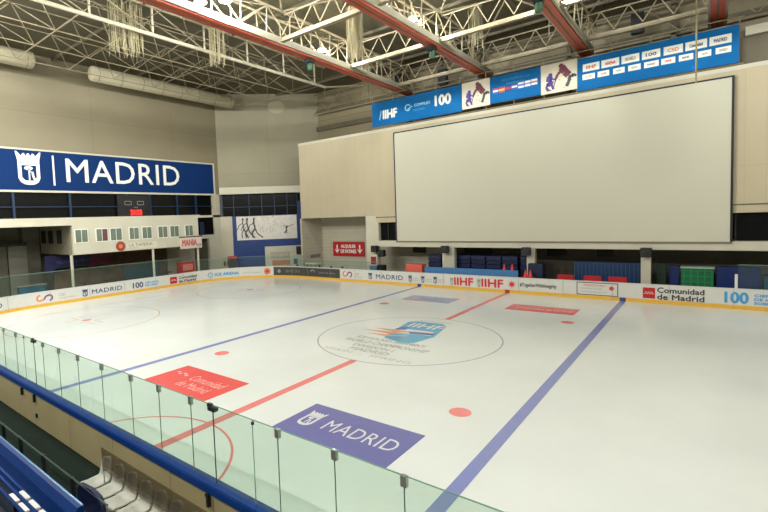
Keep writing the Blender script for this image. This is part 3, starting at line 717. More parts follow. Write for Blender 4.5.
for k, (a, b) in enumerate(wins):
    w = MB().box((-31.0, a-.03, 4.73), (-30.96, b+.03, 5.95)).build('window', TXW, bb)
    m = (a+b)/2
    MB().box((-30.96, a+.03, 4.8), (-30.94, m-.03, 5.88)).build('glazing', WINGL, w)
    MB().box((-30.96, m+.03, 4.8), (-30.94, b-.03, 5.88)).build('glazing', WINRED if k == 1 else WINGL, w)
for xx in (-38.0, -36.3, -34.3):
    w = MB().box((xx, -3.2, 4.7), (xx+1.0, -3.15, 5.9)).build('side_window', DARK, bb)
f3 = lfn(-31.0)
mb = MB(); disc(mb, 1.0, 4.2, .46, f3, .02); o = mb.build('round_logo', mat('logo_maroon', (150, 66, 52), .5), bb)
mb = MB(); disc(mb, 1.0, 4.2, .2, f3, .026); mb.build('logo_centre', ORANGE, o)
mb = MB(); rect(mb, 1.55, 4.7, 3.85, 4.45, f3, .012); o = mb.build('sign_strip', mat('strip', (214, 206, 186), .6), bb)
mb = MB(); letters(mb, 'LA TAPERIA', 1.8, 4.2, 4.1, 4.38, f3, .02); letters(mb, 'palacio', 1.8, 2.7, 3.88, 4.02, f3, .02); mb.build('lettering', mat('brown_text', (128, 96, 80), .6), o)
hb = thing('shop_sign', (-30.8, 8.6, 3.4), 'white hanging sign with faded red letters at the right end of the gallery box', 'sign')
MB().box((-30.95, 7.25, 3.45), (-30.85, 9.85, 4.62)).build('board', mat('sign_pale', (222, 200, 186), .6), hb)
f4 = lfn(-30.85); mb = MB(); letters(mb, 'MANIA', 7.45, 9.2, 3.75, 4.4, f4, .01, 1, .03); mb.build('lettering', mat('faded_red', (186, 96, 88), .6), hb)
mb = MB(); letters(mb, 'SK8', 9.25, 9.75, 3.62, 3.9, f4, .01); mb.build('small_lettering', TXK, hb); MB().box((-30.96, 7.2, 4.62), (-30.84, 9.9, 4.74)).build('top_edge', TXK, hb)
for k, (y, lab) in enumerate(((-3.3, 'left'), (4.3, 'middle'), (9.5, 'right'))):
    tag(MB().tube((-31.15, y, -.05), (-31.15, y, 3.72), .12, 12).build('gallery_column', BEAMW, smooth=False), f'{lab} one of the three thin white columns below the gallery box', 'column', 'columns under the gallery box')
# wall to right of the gallery box
struct('wall_left', MB().box((-33.4, 12.4, -.05), (-33, 14.1, 4.7)), BEAMW)
struct('wall_left', MB().box((-33.4, 9.6, 4.3), (-33, 12.4, 4.7)), BEAMW)
struct('wall_left', MB().box((-33.4, 13.2, 4.7), (-33, 14.1, 6.7)), BEAMW)
struct('wall_left', MB().box((-37, 12.4, -.05), (-33.4, 12.6, 4.3)), GREYW)
struct('wall_left', MB().box((-36.2, 8.8, -.05), (-36, 12.4, 4.3)), PLASTER)
w = MB().box((-33.25, 9.9, 4.7), (-33.2, 13.2, 6.7)); o = struct('window_1', w, DGLASS); 
MB().box((-33.2, 9.9, 4.7), (-33.1, 13.2, 4.8)).box((-33.2, 11.3, 4.8), (-33.15, 11.9, 6.2)).build('window_frame', BLUE_FR, o)
# behind/under the gallery
struct('wall_left', MB().box((-36.4, -3.0, -.05), (-36.2, 8.8, 3.72)), BROWN)
struct('wall_left', MB().box((-39.6, -4.6, -.05), (-38.6, -3.2, 6.3)), GREYW)
sh = thing('roller_shutter', (-37.8, -7, 0), 'wide dull olive roller shutter in the dark space at the far left', 'shutter')
MB().box((-37.9, -12, -.05), (-37.7, -6.2, 4.6)).build('slats', panel_mat('shutter_slats', (104, 98, 78), 50, .2, .03, .6, .06, axes='yz'), sh)
MB().box((-37.95, -12, 4.6), (-37.6, -4.6, 4.9)).build('shutter_box', BLACK, sh)
MB().box((-37.9, -6.1, -.05), (-37.7, -4.6, 4.6)).build('grey_panel', mat('grey_panel', (128, 124, 112), .6), sh)
cb = thing('cafe_banner', (-34.9, -2, 2.6), 'dark blue and purple banner strip below the gallery box', 'banner')
MB().box((-35, -4.1, 2.0), (-34.95, -3.3, 3.6)).box((-35, -3.3, 2.4), (-34.95, -.2, 3.5)).build('cloth', mat('deep_navy', (34, 34, 84), .5, .1), cb)
MB().box((-35, -.2, 2.35), (-34.94, 1.8, 3.5)).build('maroon_end', mat('maroon', (110, 36, 62), .6, .2, 3), cb)
mb = MB(); letters(mb, 'PALACIO DE HIELO', -3.1, -.3, 2.8, 3.1, lfn(-34.95), .01); mb.build('lettering', mat('dim_lilac', (110, 110, 160), .6), cb)
cd = thing('service_counter', (-32.4, -6.4, 0), 'bright blue-teal counter panel behind the left end boards', 'counter')
MB().box((-32.6, -7.1, -.05), (-32.2, -5.1, 1.35)).build('front_panel', TEAL, cd); MB().box((-32.7, -7.2, 1.35), (-32.1, -5.0, 1.42)).build('worktop', GREYW, cd)
sn = thing('vending_display', (-32, 8.6, 0), 'red lit display cabinet under the right end of the gallery box', 'cabinet')
MB().box((-32.4, 7.6, -.05), (-31.6, 9.3, 2.0)).build('cabinet', RED, sn); MB().box((-31.6, 7.85, 1.1), (-31.57, 9.05, 1.75)).build('glass_front', mat('display', (230, 130, 120), .3), sn)
MB().box((-31.6, 7.7, .3), (-31.57, 9.2, .8)).build('lower_front', mat('display2', (196, 180, 160), .4), sn)
tl = thing('partition_panel', (-32.5, 4.5, 0), 'dark teal partition panel behind the middle gallery column', 'partition')
MB().box((-32.6, 2.0, .0), (-32.5, 5.8, 2.2)).build('panel', mat('dark_teal', (22, 56, 66), .5), tl)
for y in (2.1, 5.7): MB().box((-32.75, y-.05, -.05), (-32.35, y+.05, .05)).build('foot', BLACKM, tl)
def cafe_table(x, y, lab):
    r = thing('cafe_table', (x, y, 0), lab, 'table', 'cafe tables under the gallery')
    MB().lathe((x, y, 0), [(.45, .98), (.45, 1.02)], 18).build('tabletop', DARK, r)
    MB().tube((x, y, -.05), (x, y, .98), .04).build('pedestal', BLACKM, r); MB().lathe((x, y, 0), [(.28, -.055), (.28, -.02)], 14).build('foot', BLACKM, r)
for k, y in enumerate((-1.6, 0.4, 6.9)): cafe_table(-33.0, y, ('leftmost', 'second', 'rightmost')[k]+' of the three dark high tables behind the left end boards')
def cafe_chair(x, y, lab):
    r = thing('bar_stool', (x, y, 0), lab, 'stool', 'dark stools under the gallery')
    MB().lathe((x, y, 0), [(.18, .72), (.2, .78), (.18, .8)], 14).build('seat', DARK, r)
    for a in range(4):
        q = PI/4+a*PI/2; MB().tube((x+.13*math.cos(q), y+.13*math.sin(q), .72), (x+.22*math.cos(q), y+.22*math.sin(q), -.055), .015, 6).build('leg', BLACKM, r)
for k, y in enumerate((-2.5, -.6, 1.4, 6.2)): cafe_chair(-33.1, y, ('leftmost', 'second', 'third', 'rightmost')[k]+' of the four dark bar stools below the gallery box')

# ducts on the left wall
def duct(y0, y1, lab):
    r = thing('fabric_duct', (-30.6, (y0+y1)/2, 19.6), lab, 'duct', 'pale ducts under the roof')
    prof = [(.02, y0-.12), (.4, y0-.1), (.6, y0), (.66, y0+.1), (.66, y1-.1), (.6, y1), (.4, y1+.1), (.02, y1+.12)]
    MB().lathe((-30.6, 0, 19.6), prof, 24, 'y').build('tube', DUCT, r, smooth=True)
    n = int((y1-y0)/2)
    for k in range(n+1):
        y = y0+.5+(y1-y0-1)*k/max(1, n); MB().tube((-30.6, y, 20.2), (-30.6, y, ZC), .02, 5).build('hanger', STEELD, r)
        MB().lathe((-30.6, y, 19.6), [(.67, -.03), (.675, 0), (.67, .03)], 24, 'y').build('hoop', STEEL, r)
duct(-18, -5.4, 'short visible pale round duct at the top left corner of the picture')
duct(-.85, 14.6, 'long pale round duct high along the left wall')

# ------------------------------------------------------------------ roof trusses
def red_truss(x, y0, y1):
    r = thing('roof_truss', (x, (y0+y1)/2, 17.3), None, 'roof truss', 'lattice trusses above red runway rails')
    MB().box((x-.42, y0, 17.5), (x+.42, y1, 17.62)).box((x-.47, y0, 17.4), (x-.36, y1, 17.8)).box((x+.36, y0, 17.4), (x+.47, y1, 17.8)).build('bottom_beam', STEELB, r)
    for dx in (-.19, .19): MB().box((x+dx-.14, y0, 17.30), (x+dx+.14, y1, 17.5)).build('red_rail', ORED, r)
    MB().box((x-.045, y0, 17.32), (x+.045, y1, 17.5)).build('centre_rail', STEELD, r)
    for dx in (-.55, .55):
        MB().tube((x+dx, y0, 19.4), (x+dx, y1, 19.4), .08).build('top_chord', STEEL, r)
    n = int(round((y1-y0)/2.1)); st = (y1-y0)/n
    for k in range(n):
        y = y0+st*k
        for dx in (-.5, .5):
            MB().tube((x+dx*.8, y, 17.8), (x+dx, y, 19.4), .04, 6).build('post', STEEL, r)
            if k % 2: MB().tube((x+dx*.8, y, 17.8), (x+dx, y+st, 19.4), .04, 6).build('diagonal', STEEL, r)
            else: MB().tube((x+dx, y, 19.4), (x+dx*.8, y+st, 17.8), .04, 6).build('diagonal', STEEL, r)
        MB().tube((x-.5, y, 19.4), (x+.5, y+(st if k % 2 else 0), 19.4), .03, 6).build('brace', STEEL, r)
    return r
base = red_truss(-10.2, -20.0, 19.2); index_children(base)
base['label'] = 'roof truss with red rail, leftmost of the four'
for x, lab in ((-2.8, 'roof truss with red rail, second from the left, ending above the first hockey poster'), (4.6, 'roof truss with red rail ending above the second hockey poster'), (12.0, 'roof truss with red rail at the top right, above the sponsor banner')):
    c = copy_tree(base); c.location.x = x; c['label'] = lab
# white chord truss
r = thing('roof_truss', (-17.6, 0, 18.9), 'slender white roof truss, the bright tube crossing the upper left', 'roof truss')
MB().tube((-17.6, -20, 18.9), (-17.6, 15.7, 18.9), .13, 12).build('bottom_chord', STEELW, r)
MB().tube((-17.6, -20, 20.75), (-17.6, 15.7, 20.75), .09).build('top_chord', STEEL, r)
ys = [-19.05+4.15*k for k in range(9)]
for k, y in enumerate(ys):
    MB().tube((-17.6, y, 18.9), (-17.6, y, 20.75), .08).build('post', STEELW, r)
    if k < 8:
        MB().tube((-17.6, y, 20.75), (-17.6, y+4.15, 18.9), .045, 6).build('diagonal', STEEL, r)
MB().tube((-17.6, 15.7, 18.9), (-15.5, 19.5, 19.4), .09).build('end_strut', STEEL, r); MB().tube((-17.6, 15.7, 18.9), (-20.5, 19.0, 19.4), .06).build('end_strut', STEEL, r)
# cross beams between the red rails
def cross(x0, x1, y, lab):
    r = thing('cross_beam', ((x0+x1)/2, y, 17.5), lab, 'beam', 'cross beams between the trusses')
    MB().box((x0, y-.15, 17.5), (x1, y+.15, 17.55)).box((x0, y-.03, 17.55), (x1, y+.03, 17.8)).build('flange', STEEL, r)
    MB().tube((x0, y+.3, 19.3), (x1, y+.3, 19.3), .05).build('top_chord', STEEL, r)
    n = 4; st = (x1-x0)/n
    for k in range(n):
        a = x0+st*k
        MB().path([(a, y, 17.9), (a+st/2, y+.3, 19.3), (a+st, y, 17.9)], .035, 6).build('lattice', STEEL, r)
for (y, nm) in ((9.3, 'farther'), (1.9, 'nearer')):
    for (a, b, w) in ((-9.7, -3.3, 'left'), (-2.3, 4.1, 'middle'), (5.1, 11.5, 'right')):
        cross(a, b, y, f'pale cross beam in the {w} bay between the red rails, {nm} row')
cross(-9.7, -3.3, 16.4, 'pale cross beam behind the left end of the banners'); cross(-2.3, 4.1, 16.4, 'pale cross beam above the flags banner'); cross(5.1, 11.5, 16.4, 'pale cross beam above the sponsor banner')
# roof struts from truss nodes to roof
xs = [-10.2, -2.8, 4.6, 12.0]; yy = [-5.5, 1.9, 9.3, 16.7]
for i in range(3):
    for j in range(3):
        cx = (xs[i]+xs[i+1])/2; cy = (yy[j]+yy[j+1])/2
        r = thing('roof_pyramid', (cx, cy, 19.4), f'four roof struts in a pyramid, {("left","middle","right")[i]} bay, {("nearest","middle","farthest")[j]} row', 'roof strut', 'strut pyramids under the roof')
        for a, b in ((0, 0), (1, 0), (0, 1), (1, 1)):
            MB().tube((xs[i+a]+(.55 if a == 0 else -.55), yy[j+b], 19.4), (cx, cy, 20.7), .06, 6).build('strut', STEEL, r)
        MB().tube((cx, cy, 20.55), (cx, cy, ZC), .09, 8).build('node', STEEL, r)
        MB().tube((cx, yy[j], 20.6), (cx, yy[j+1], 20.6), .05, 6).build('purlin', STEELD, r)
# space frames
def space_frame(xl, ylist, zl, zu, rr, lab, x_up_off=1.85, m=STEEL):
    r = thing('space_frame', (sum(xl)/len(xl), 0, zl), lab, 'space frame')
    for x in xl: MB().tube((x, ylist[0], zl), (x, ylist[-1], zl), rr, 6).build('bottom_chord', m, r)
    for y in ylist[::3]: MB().tube((xl[0], y, zl), (xl[-1], y, zl), rr*.6, 6).build('cross_chord', m, r)
    ux = [x+x_up_off for x in xl[:-1]]; uy = [y+1.85 for y in ylist[:-1]]
    for x in ux:
        MB().tube((x, uy[0], zu), (x, uy[-1], zu), rr, 6).build('top_chord', m, r)
    for x in ux:
        mb = MB()
        for y in uy:
            for a in (-1, 1):
                for b in (-1, 1): mb.tube((x, y, zu), (x+a*x_up_off, y+b*1.85, zl), rr*.75, 5)
        mb.build('web', m, r)
    return r
yl = [-18.2+3.7*k for k in range(10)]
space_frame([-28.8, -25.1, -21.4, -17.7], yl, 18.95, 20.7, .042, 'pale space frame of thin tubes over the left end of the hall')
space_frame([-17.5, -13.9, -10.75], yl, 19.5, 20.75, .032, 'thin tube lattice between the white chord and the first red rail', 1.7, STEELD)
fr = thing('wall_truss', (0, 21.2, 18), 'dull lattice truss running along the top of the far wall above the banners', 'roof truss')
MB().tube((-24, 21.4, 18.3), (30, 21.4, 18.3), .07).build('bottom_chord', STEELD, fr); MB().tube((-24, 21.4, 20.3), (30, 21.4, 20.3), .07).build('top_chord', STEELD, fr)
for k in range(27):
    x = -24+2*k; MB().tube((x, 21.4, 18.3 if k % 2 else 20.3), (x+2, 21.4, 20.3 if k % 2 else 18.3), .04, 6).build('diagonal', STEEL, fr)
for k, x in enumerate((-12.0, -4.6, 2.8, 9.6)):
    tag(MB().box((x-.14, 21.9, 14.2), (x+.14, 22.2, ZC)).build('wall_post', STEELD), f'dull steel post against the upper far wall, {ORD[k]} from the left', 'post', 'steel posts on the upper far wall')
for k, (x, z) in enumerate(((-12.1, 19.2), (-7.5, 18.6), (7.6, 19.1))):
    r = thing('loudspeaker', (x, 20.6, z), ('black loudspeaker under the roof above the left end of the banners', 'tall black loudspeaker above the 100 lettering', 'black loudspeaker under the roof above the sponsor banner')[k], 'speaker')
    MB().box((x-.4, 20.3, z-.6), (x+.4, 20.9, z+.8)).build('cabinet', BLACK, r, bevel=.04); MB().box((x-.33, 20.27, z-.5), (x+.33, 20.3, z+.7)).build('grille', BLACKM, r)
    MB().tube((x, 20.6, z+.8), (x, 20.6, ZC), .03, 6).build('hanger', BLACKM, r)

# gathered net cords hanging from the roof
def cords(cx, cy, w, z0, z1, n, lab):
    r = thing('hanging_net', (cx, cy, z1), lab, 'net', 'gathered nets hanging from the roof')
    rr = random.Random(int(cx*10)); mb = MB()
    for k in range(n):
        x = cx+rr.uniform(-w, w); y = cy+rr.uniform(-w, w); zb = z0+rr.uniform(0, .9)
        mb.path([(x, y, z1), (x+rr.uniform(-.08, .08), y, (z1+zb)/2), (x+rr.uniform(-.1, .1), y, zb)], .014, 4)
    o = mb.build('cord_bundle', ROPE, r); o['kind'] = 'stuff'
    MB().tube((cx-w, cy, z1-.02), (cx+w, cy, z1-.02), .05, 6).build('support_bar', STEEL, r)
cords(-18.8, -3.8, .95, 17.3, ZC, 70, 'wide gathered net of pale cords hanging at the upper left')
cords(-16.3, 1.9, .5, 17.3, ZC, 40, 'narrow gathered net of pale cords left of the first red rail')
cords(-4.35, 2.4, .38, 15.0, 18.2, 60, 'bright gathered net of pale cords between the first two red rails')
cords(-10.6, 12.6, .3, 15.6, 19.4, 12, 'thin veil of cords at the end of the first red rail')
cords(-1.2, 12.8, .45, 17.4, 20.6, 24, 'gathered pale cords beside the second red rail')
cb_ = MB().path([(11.05, 14, 20.8), (11.05, 14, 13.0)], .045, 6).build('hanging_rope', ROPE); tag(cb_, 'thick pale rope hanging down in front of the sponsor banner', 'rope')
cb_ = MB().path([(3.3, 14, 20.8), (3.3, 14, 17.4)], .025, 6).build('hanging_cable', ROPE); tag(cb_, 'thin pale cable hanging beside the third red rail', 'cable')

# hoist motors on the red rails
for (x, y, lab) in ((-10.2, 5.0, 'small black and green hoist under the first red rail'), (-2.8, 9.0, 'small black and green hoist on the second red rail'), (4.6, 6.5, 'small black hoist on the third red rail')):
    r = thing('chain_hoist', (x, y, 17.2), lab, 'hoist')
    MB().box((x-.28, y-.25, 17.0), (x+.28, y+.25, 17.26)).build('carriage', BLACKM, r, bevel=.02)
    MB().lathe((x+.05, y, 0), [(.16, 16.5), (.2, 16.6), (.2, 16.9), (.14, 17.0)], 14).build('motor', mat('motor_green', (40, 84, 60), .5), r)
    MB().tube((x-.15, y, 16.45), (x-.15, y, 17.0), .03, 6).build('chain', BLACKM, r)

# ------------------------------------------------------------------ lamps
lampdata = bpy.data.lights.new('floodlight', 'POINT'); lampdata.shadow_soft_size = .2; lampdata.energy = 1700; lampdata.color = (.97, 1.0, .965)
fillleft = lampdata.copy(); fillleft.energy = 2100; lampright = lampdata.copy(); lampright.energy = 850
def lamp(x, y, z, lab):
    r = thing('floodlight', (x, y, z), lab, 'floodlight', 'round floodlights under the roof')
    MB().lathe((x, y, z), [(.08, .5), (.12, .3), (.28, .18), (.34, 0), (.32, 0), (.1, .12)], 18).build('reflector', STEELW, r)
    MB().lathe((x, y, z), [(.3, .01), (.3, .03)], 18).build('lens', LAMPE, r)
    MB().tube((x, y, z+.5), (x, y, max(z+.6, 19.35)), .025, 6).build('hanger', STEELD, r)
    lo = bpy.data.objects.new('lamp_light', fillleft if x < -15 else lampright if x > 8 else lampdata); COL.objects.link(lo); lo.location = (0, 0, -.1); lo.parent = r
for x, wn in ((-10.2, 'first red rail'), (-2.8, 'second red rail'), (4.6, 'third red rail'), (12.0, 'fourth red rail'), (20.0, 'right end bay')):
    for y, pn in ((-26.0, 'added unseen over the stands'), (-14.0, 'over the near boards'), (-3.9, 'before centre ice'), (6.5, 'beyond centre ice')):  # row over the stands is added behind the camera to light the near boards
        lamp(x, y, 18.25, f'round floodlight above the {wn}, {pn}')
for x, y, wn in ((-17.6, -13.5, 'white chord truss, over the near boards'), (-17.6, -26.0, 'white chord truss, over the stands'), (-25.5, -15.5, 'left end frame, over the near corner'), (-25.5, -26.0, 'left end frame, over the stands'), (-21.5, -20.0, 'left end frame, between aisle and stands')):  # out-of-view lamps added to brighten the left end of the hall
    lamp(x, y, 18.3, 'added unseen floodlight below the '+wn)
lamp(-9.2, -3.0, 18.3, 'round floodlight hanging just right of the first red rail')
# ------------------------------------------------------------------ far side, under the screen
cols = ((-6.2, -5.1, 'left'), (.82, 1.42, 'middle'), (8.17, 8.72, 'right'))
for a, b, lab in cols:
    tag(MB().box((a, 16.92, -.05), (b, 17.4, 3.22)).build('support_column', BEAMW), f'{lab} white column under the screen beam', 'column', 'white columns under the screen')
for (x, y, z, lab) in ((-5.75, 16.5, 3.05, 'black loudspeaker on the left white column under the screen'), (.9, 16.5, 3.0, 'black loudspeaker on the middle white column under the screen'), (8.5, 16.5, 3.05, 'black loudspeaker on the right white column under the screen'), (-13.0, 16.6, 3.0, 'upright black loudspeaker on the column beside the red arrow sign'), (-12.2, 16.6, 2.6, 'small tilted black loudspeaker under the left end of the screen beam')):
    r = thing('loudspeaker', (x, y, z), lab, 'speaker')
    o = MB().box((x-.32, y-.22, z-.3), (x+.32, y+.22, z+.32)).build('cabinet', BLACK, r, bevel=.04)
    MB().box((x-.06, y+.2, z-.06), (x+.06, y+.43, z+.06)).build('bracket', BLACKM, r)
    MB().lathe((x, y-.22, z), [(.2, 0), (.2, -.02), (.05, -.03)], 18, 'y').build('cone', BLACKM, r)
rs = thing('direction_sign', (-18.6, 20.3, 1.8), 'red sign with two white down arrows on the white block wall', 'sign')
ry = 20.3
MB().box((-21.1, ry, 1.85), (-16.8, ry+.08, 3.45)).build('board', RED, rs)
rf = lambda u, v, d: (u, ry-d, v)
mb = MB()
letters(mb, 'ALQUILER', -19.95, -17.95, 2.72, 3.12, rf, .01, 1, .02); letters(mb, 'DE PATINES', -20.0, -17.9, 2.2, 2.58, rf, .01, 1, .02); mb.build('lettering', TXW, rs)
for cx in (-20.5, -17.4):
    mb = MB(); rect(mb, cx-.09, cx+.09, 2.6, 3.1, rf, .01); poly(mb, [(cx-.36, 2.65), (cx, 2.15), (cx+.36, 2.65), (cx+.12, 2.55), (cx-.12, 2.55)], rf, .01); mb.build('arrow', TXW, rs)
# notice on the side wall of the recess
nt_ = MB().box((-22.69, 18.2, 1.75), (-22.66, 19.9, 2.1)).build('notice_board', mat('notice_grey', (120, 120, 122), .5, .2, 6)); tag(nt_, 'small grey notice strip on the side wall left of the red arrow sign', 'notice')
tb_ = thing('folding_table', (-19.5, 16.2, 0), 'white table edge behind the dark advert boards', 'table')
MB().box((-21.4, 15.9, 1.36), (-19.9, 16.7, 1.5)).build('tabletop', SEAT_W, tb_)
for (x, y) in ((-21.2, 16.0), (-20.1, 16.0), (-21.2, 16.6), (-20.1, 16.6)): MB().tube((x, y, -.055), (x, y, 1.36), .025, 6).build('leg', BLACKM, tb_)
for k, s in enumerate((-21.9, -18.8, -17.3, -15.9)):
    r = thing('board_clamp', (s, W+.32, 1.2), f'small black clamp behind the dark advert, {ORD[k]} from the left', 'clamp', 'black clamps behind the far left boards')
    MB().lathe((s, W+.32, 1.2), [(.1, 0), (.12, .08), (.08, .16)], 12).build('knob', BLACKM, r); MB().tube((s, W+.32, -.05), (s, W+.32, 1.2), .025, 6).build('stay', BLACKM, r)
# dispenser with red front
ds = thing('drinks_dispenser', (-12.9, 16.4, 0), 'white drinks machine with a dark red front beside the column', 'vending machine')
MB().box((-13.4, 16.3, -.05), (-12.55, 16.9, 2.5)).build('body', BEAMW, ds, bevel=.03); MB().box((-13.25, 16.27, 1.55), (-12.65, 16.3, 2.3)).build('red_front', mat('dark_red', (140, 26, 34), .5), ds)
MB().box((-13.4, 16.25, .6), (-12.6, 16.3, 1.45)).build('blue_base', BENCHB, ds)
bk = MB().box((-12.45, 16.0, -.05), (-11.7, 16.6, 1.55)).build('equipment_case', BLACK, bevel=.04); tag(bk, 'black equipment case right of the drinks machine', 'case')
rc = MB().box((-9.3, 16.0, 1.0), (-7.7, 16.8, 1.75)); rc.box((-9.3, 16.0, -.05), (-9.2, 16.1, 1.0)).box((-7.8, 16.0, -.05), (-7.7, 16.1, 1.0)).box((-9.3, 16.7, -.05), (-9.2, 16.8, 1.0)).box((-7.8, 16.7, -.05), (-7.7, 16.8, 1.0))
tag(rc.build('red_crate', mat('salmon_red', (226, 100, 84), .5), bevel=.02), 'salmon red crate left of the stacked navy mats', 'crate')
# benches
bench = thing('player_bench', (-1.6, 15.8, 0), 'long light blue bench guard just behind the far boards, left of centre', 'bench')
MB().box((-7.0, 15.15, .2), (.7, 15.25, 1.68)).build('backboard', BENCHB, bench); MB().box((-7.0, 15.25, .42), (.7, 15.65, .5)).build('seat', BENCHB, bench)
for x in (-6.8, -4, -1.2, .5): MB().box((x-.04, 15.2, -.055), (x+.04, 15.6, .42)).build('leg', BLACKM, bench)
# stacks of navy mats/crates
def matstack(x, y, w, n, lab):
    for k in range(n):
        o = MB(); z = .0+k*.36
        o.box((x-w/2+.02*(k % 2), y-.5, z-.05 if k == 0 else z), (x+w/2, y+.5, z+.27)).box((x-w/2-.05, y-.55, z+.25), (x+w/2+.05, y+.55, z+.33))
        tag(o.build('storage_crate', NAVY if k % 2 else mat('navy_b', (10, 28, 76), .4, .05), bevel=.02), f'navy crate {ORD[n-1-k]} from the top of the {lab} stack', 'crate', 'stacked navy crates behind the light blue bench')
matstack(-7.25, 18.0, 1.2, 7, 'leftmost')
for q, x in enumerate((-4.6, -3.3, -2.0, -.7, .45)): matstack(x, 18.1, 1.2 if x < 0 else .6, 7, ('first', 'second', 'third', 'fourth', 'fifth')[q]+' right-of-column')
# red cones
for k, (x, y) in enumerate(((-.55, 15.9), (0.05, 15.9), (1.15, 15.45), (1.5, 15.45))):
    zb = 1.62 if k < 2 else 1.28
    r = thing('traffic_cone', (x, y, zb-.05), f'small red cone behind the far boards, {ORD[k]} from the left', 'cone', 'red cones behind the far boards')
    zz = 1.55 if k < 2 else 1.2
    MB().lathe((x, y, zz), [(.15, .03), (.13, .06), (.03, .5), (.02, .52)], 16).build('cone', mat('cone_red', (232, 62, 44), .4), r, smooth=True); MB().box((x-.17, y-.17, zz), (x+.17, y+.17, zz+.03)).build('base', mat('cone_red', (0, 0, 0)), r)
for k, (a, b) in enumerate(((-1.0, .5), (.9, 1.8))):
    o = MB().box((a, 15.7 if k == 0 else 15.3, 1.46 if k == 0 else 1.12), (b, 16.1 if k == 0 else 15.6, 1.55 if k == 0 else 1.2))
    y0 = 15.7 if k == 0 else 15.3
    for x in (a+.05, b-.05): o.box((x-.03, y0+.05, -.055), (x+.03, y0+.1, 1.15 if k else 1.46))
    tag(o.build('shelf_stand', BLACKM), ('left' if k == 0 else 'right')+' dark stand holding two red cones', 'stand')
nb = thing('navy_cabinet', (1.65, 16.2, 0), 'navy blue cabinet right of the middle white column', 'cabinet')
MB().box((1.2, 15.9, -.05), (2.25, 16.5, 2.15)).build('body', NAVY, nb, bevel=.02); MB().box((1.25, 15.88, .2), (1.7, 15.9, 2.05)).box((1.75, 15.88, .2), (2.2, 15.9, 2.05)).build('door', NAVY, nb)
# blue lockers
lk = thing('locker_row', (6, 18.2, 0), 'long row of tall blue lockers with pale edges behind the far boards', 'lockers')
MB().box((3.9, 18.05, -.05), (8.15, 18.5, 2.2)).build('carcass', NAVY, lk)
for k in range(17):
    x = 3.92+.25*k; d = MB().box((x+.012, 18.02, .05), (x+.235, 18.05, 1.08)).box((x+.012, 18.02, 1.12), (x+.235, 18.05, 2.16)).build('door', mat('locker_blue_plain', (14, 52, 96), .4, .06), lk); MB().box((x-.012, 18.0, .05), (x+.012, 18.05, 2.16)).build('edge_strip', mat('edge_pale', (60, 96, 128), .4), lk)
for k, x in enumerate((3.75, 5.45, 6.95)):
    r = thing('team_chair', (x, 15.75, 0), f'red seat top just above the far boards, {ORD[k]} from the left', 'seat', 'red seats behind the far boards')
    MB().box((x-.6, 15.6, .75), (x+.6, 16.05, .85)).build('seat', RED, r, bevel=.03); MB().box((x-.55, 16.0, .85), (x+.55, 16.08, 1.42)).build('backrest', RED, r, bevel=.03)
    for a in (-.5, .5): MB().box((x+a-.03, 15.7, -.055), (x+a+.03, 15.95, .75)).build('leg', BLACKM, r)
gl_ = thing('green_container', (11.1, 18, 0), 'bright green mesh container behind the Comunidad de Madrid advert', 'container')
MB().box((10.3, 17.9, -.05), (11.95, 18.6, 1.95)).build('mesh_side', GREEN, gl_); MB().box((10.25, 17.85, 1.95), (12.0, 18.65, 2.05)).build('pale_rim', mat('rim', (170, 200, 180), .5), gl_)
for (a, b, lab) in ((9.65, 10.2, 'blue crate tower left of the green container'), (12.1, 14.2, 'blue storage cabinet right of the green container'),):
    r = thing('storage_cabinet', ((a+b)/2, 18.2, 0), lab, 'cabinet'); MB().box((a, 17.95, -.05), (b, 18.5, 2.1)).build('body', BOXB, r, bevel=.02)
    n = max(1, int((b-a)/.5))
    for q in range(n): MB().box((a+(b-a)*q/n+.03, 17.93, .1), (a+(b-a)*(q+1)/n-.03, 17.95, 2.0)).build('door', BOXB, r)
r = thing('storage_cabinet', (16.5, 18.2, 0), 'wide dark blue cabinet behind the tall glass at the right edge', 'cabinet'); MB().box((14.3, 17.9, -.05), (20, 18.5, 1.6)).build('body', TEAL, r); MB().box((14.3, 17.85, 1.6), (20, 18.55, 1.68)).build('top', NAVY, r)
dg = MB().box((9.0, 17.6, -.05), (9.5, 18.1, 2.3)).box((9.05, 17.55, 1.2), (9.45, 17.6, 1.3)).build('folded_net', GREENBLK, bevel=.03); tag(dg, 'dark green folded net bundle right of the right white column', 'net')
# vents on the dim back wall
for k, (a, b) in enumerate(((-10.9, -9.6), (-5.6, -3.2), (1.5, 2.85), (5.05, 6.15))):
    r = thing('vent_box', ((a+b)/2, 20.3, 2.4), f'dark ventilation box under the screen beam, {ORD[k]} from the left', 'vent', 'dark vent boxes under the beam')
    MB().box((a, 20.2, 2.4), (b, 20.4, 3.0)).build('box', BLACK, r)
    for q in range(4): MB().box((a+.05, 20.17, 2.48+.13*q), (b-.05, 20.2, 2.53+.13*q)).build('slat', DARK, r)

# ------------------------------------------------------------------ near side, bottom left
rlx = thing('floor_railing', (-.3, -16.4, 0), 'low black railing between the aisle floor and the blue parapet', 'railing')
pts = [-6.8, -5.3, -4.0, -2.65, -1.38, .11, 1.67]
for x in pts: MB().box((x-.05, -16.44, -.0), (x+.05, -16.38, 1.02)).build('post', BLACKM, rlx)
MB().tube((-7.5, -16.41, 1.0), (3.2, -16.41, 1.0), .018, 6).tube((-7.5, -16.41, .5), (3.2, -16.41, .5), .015, 6).build('rail', mat('thin_rail', (60, 78, 72), .4), rlx)
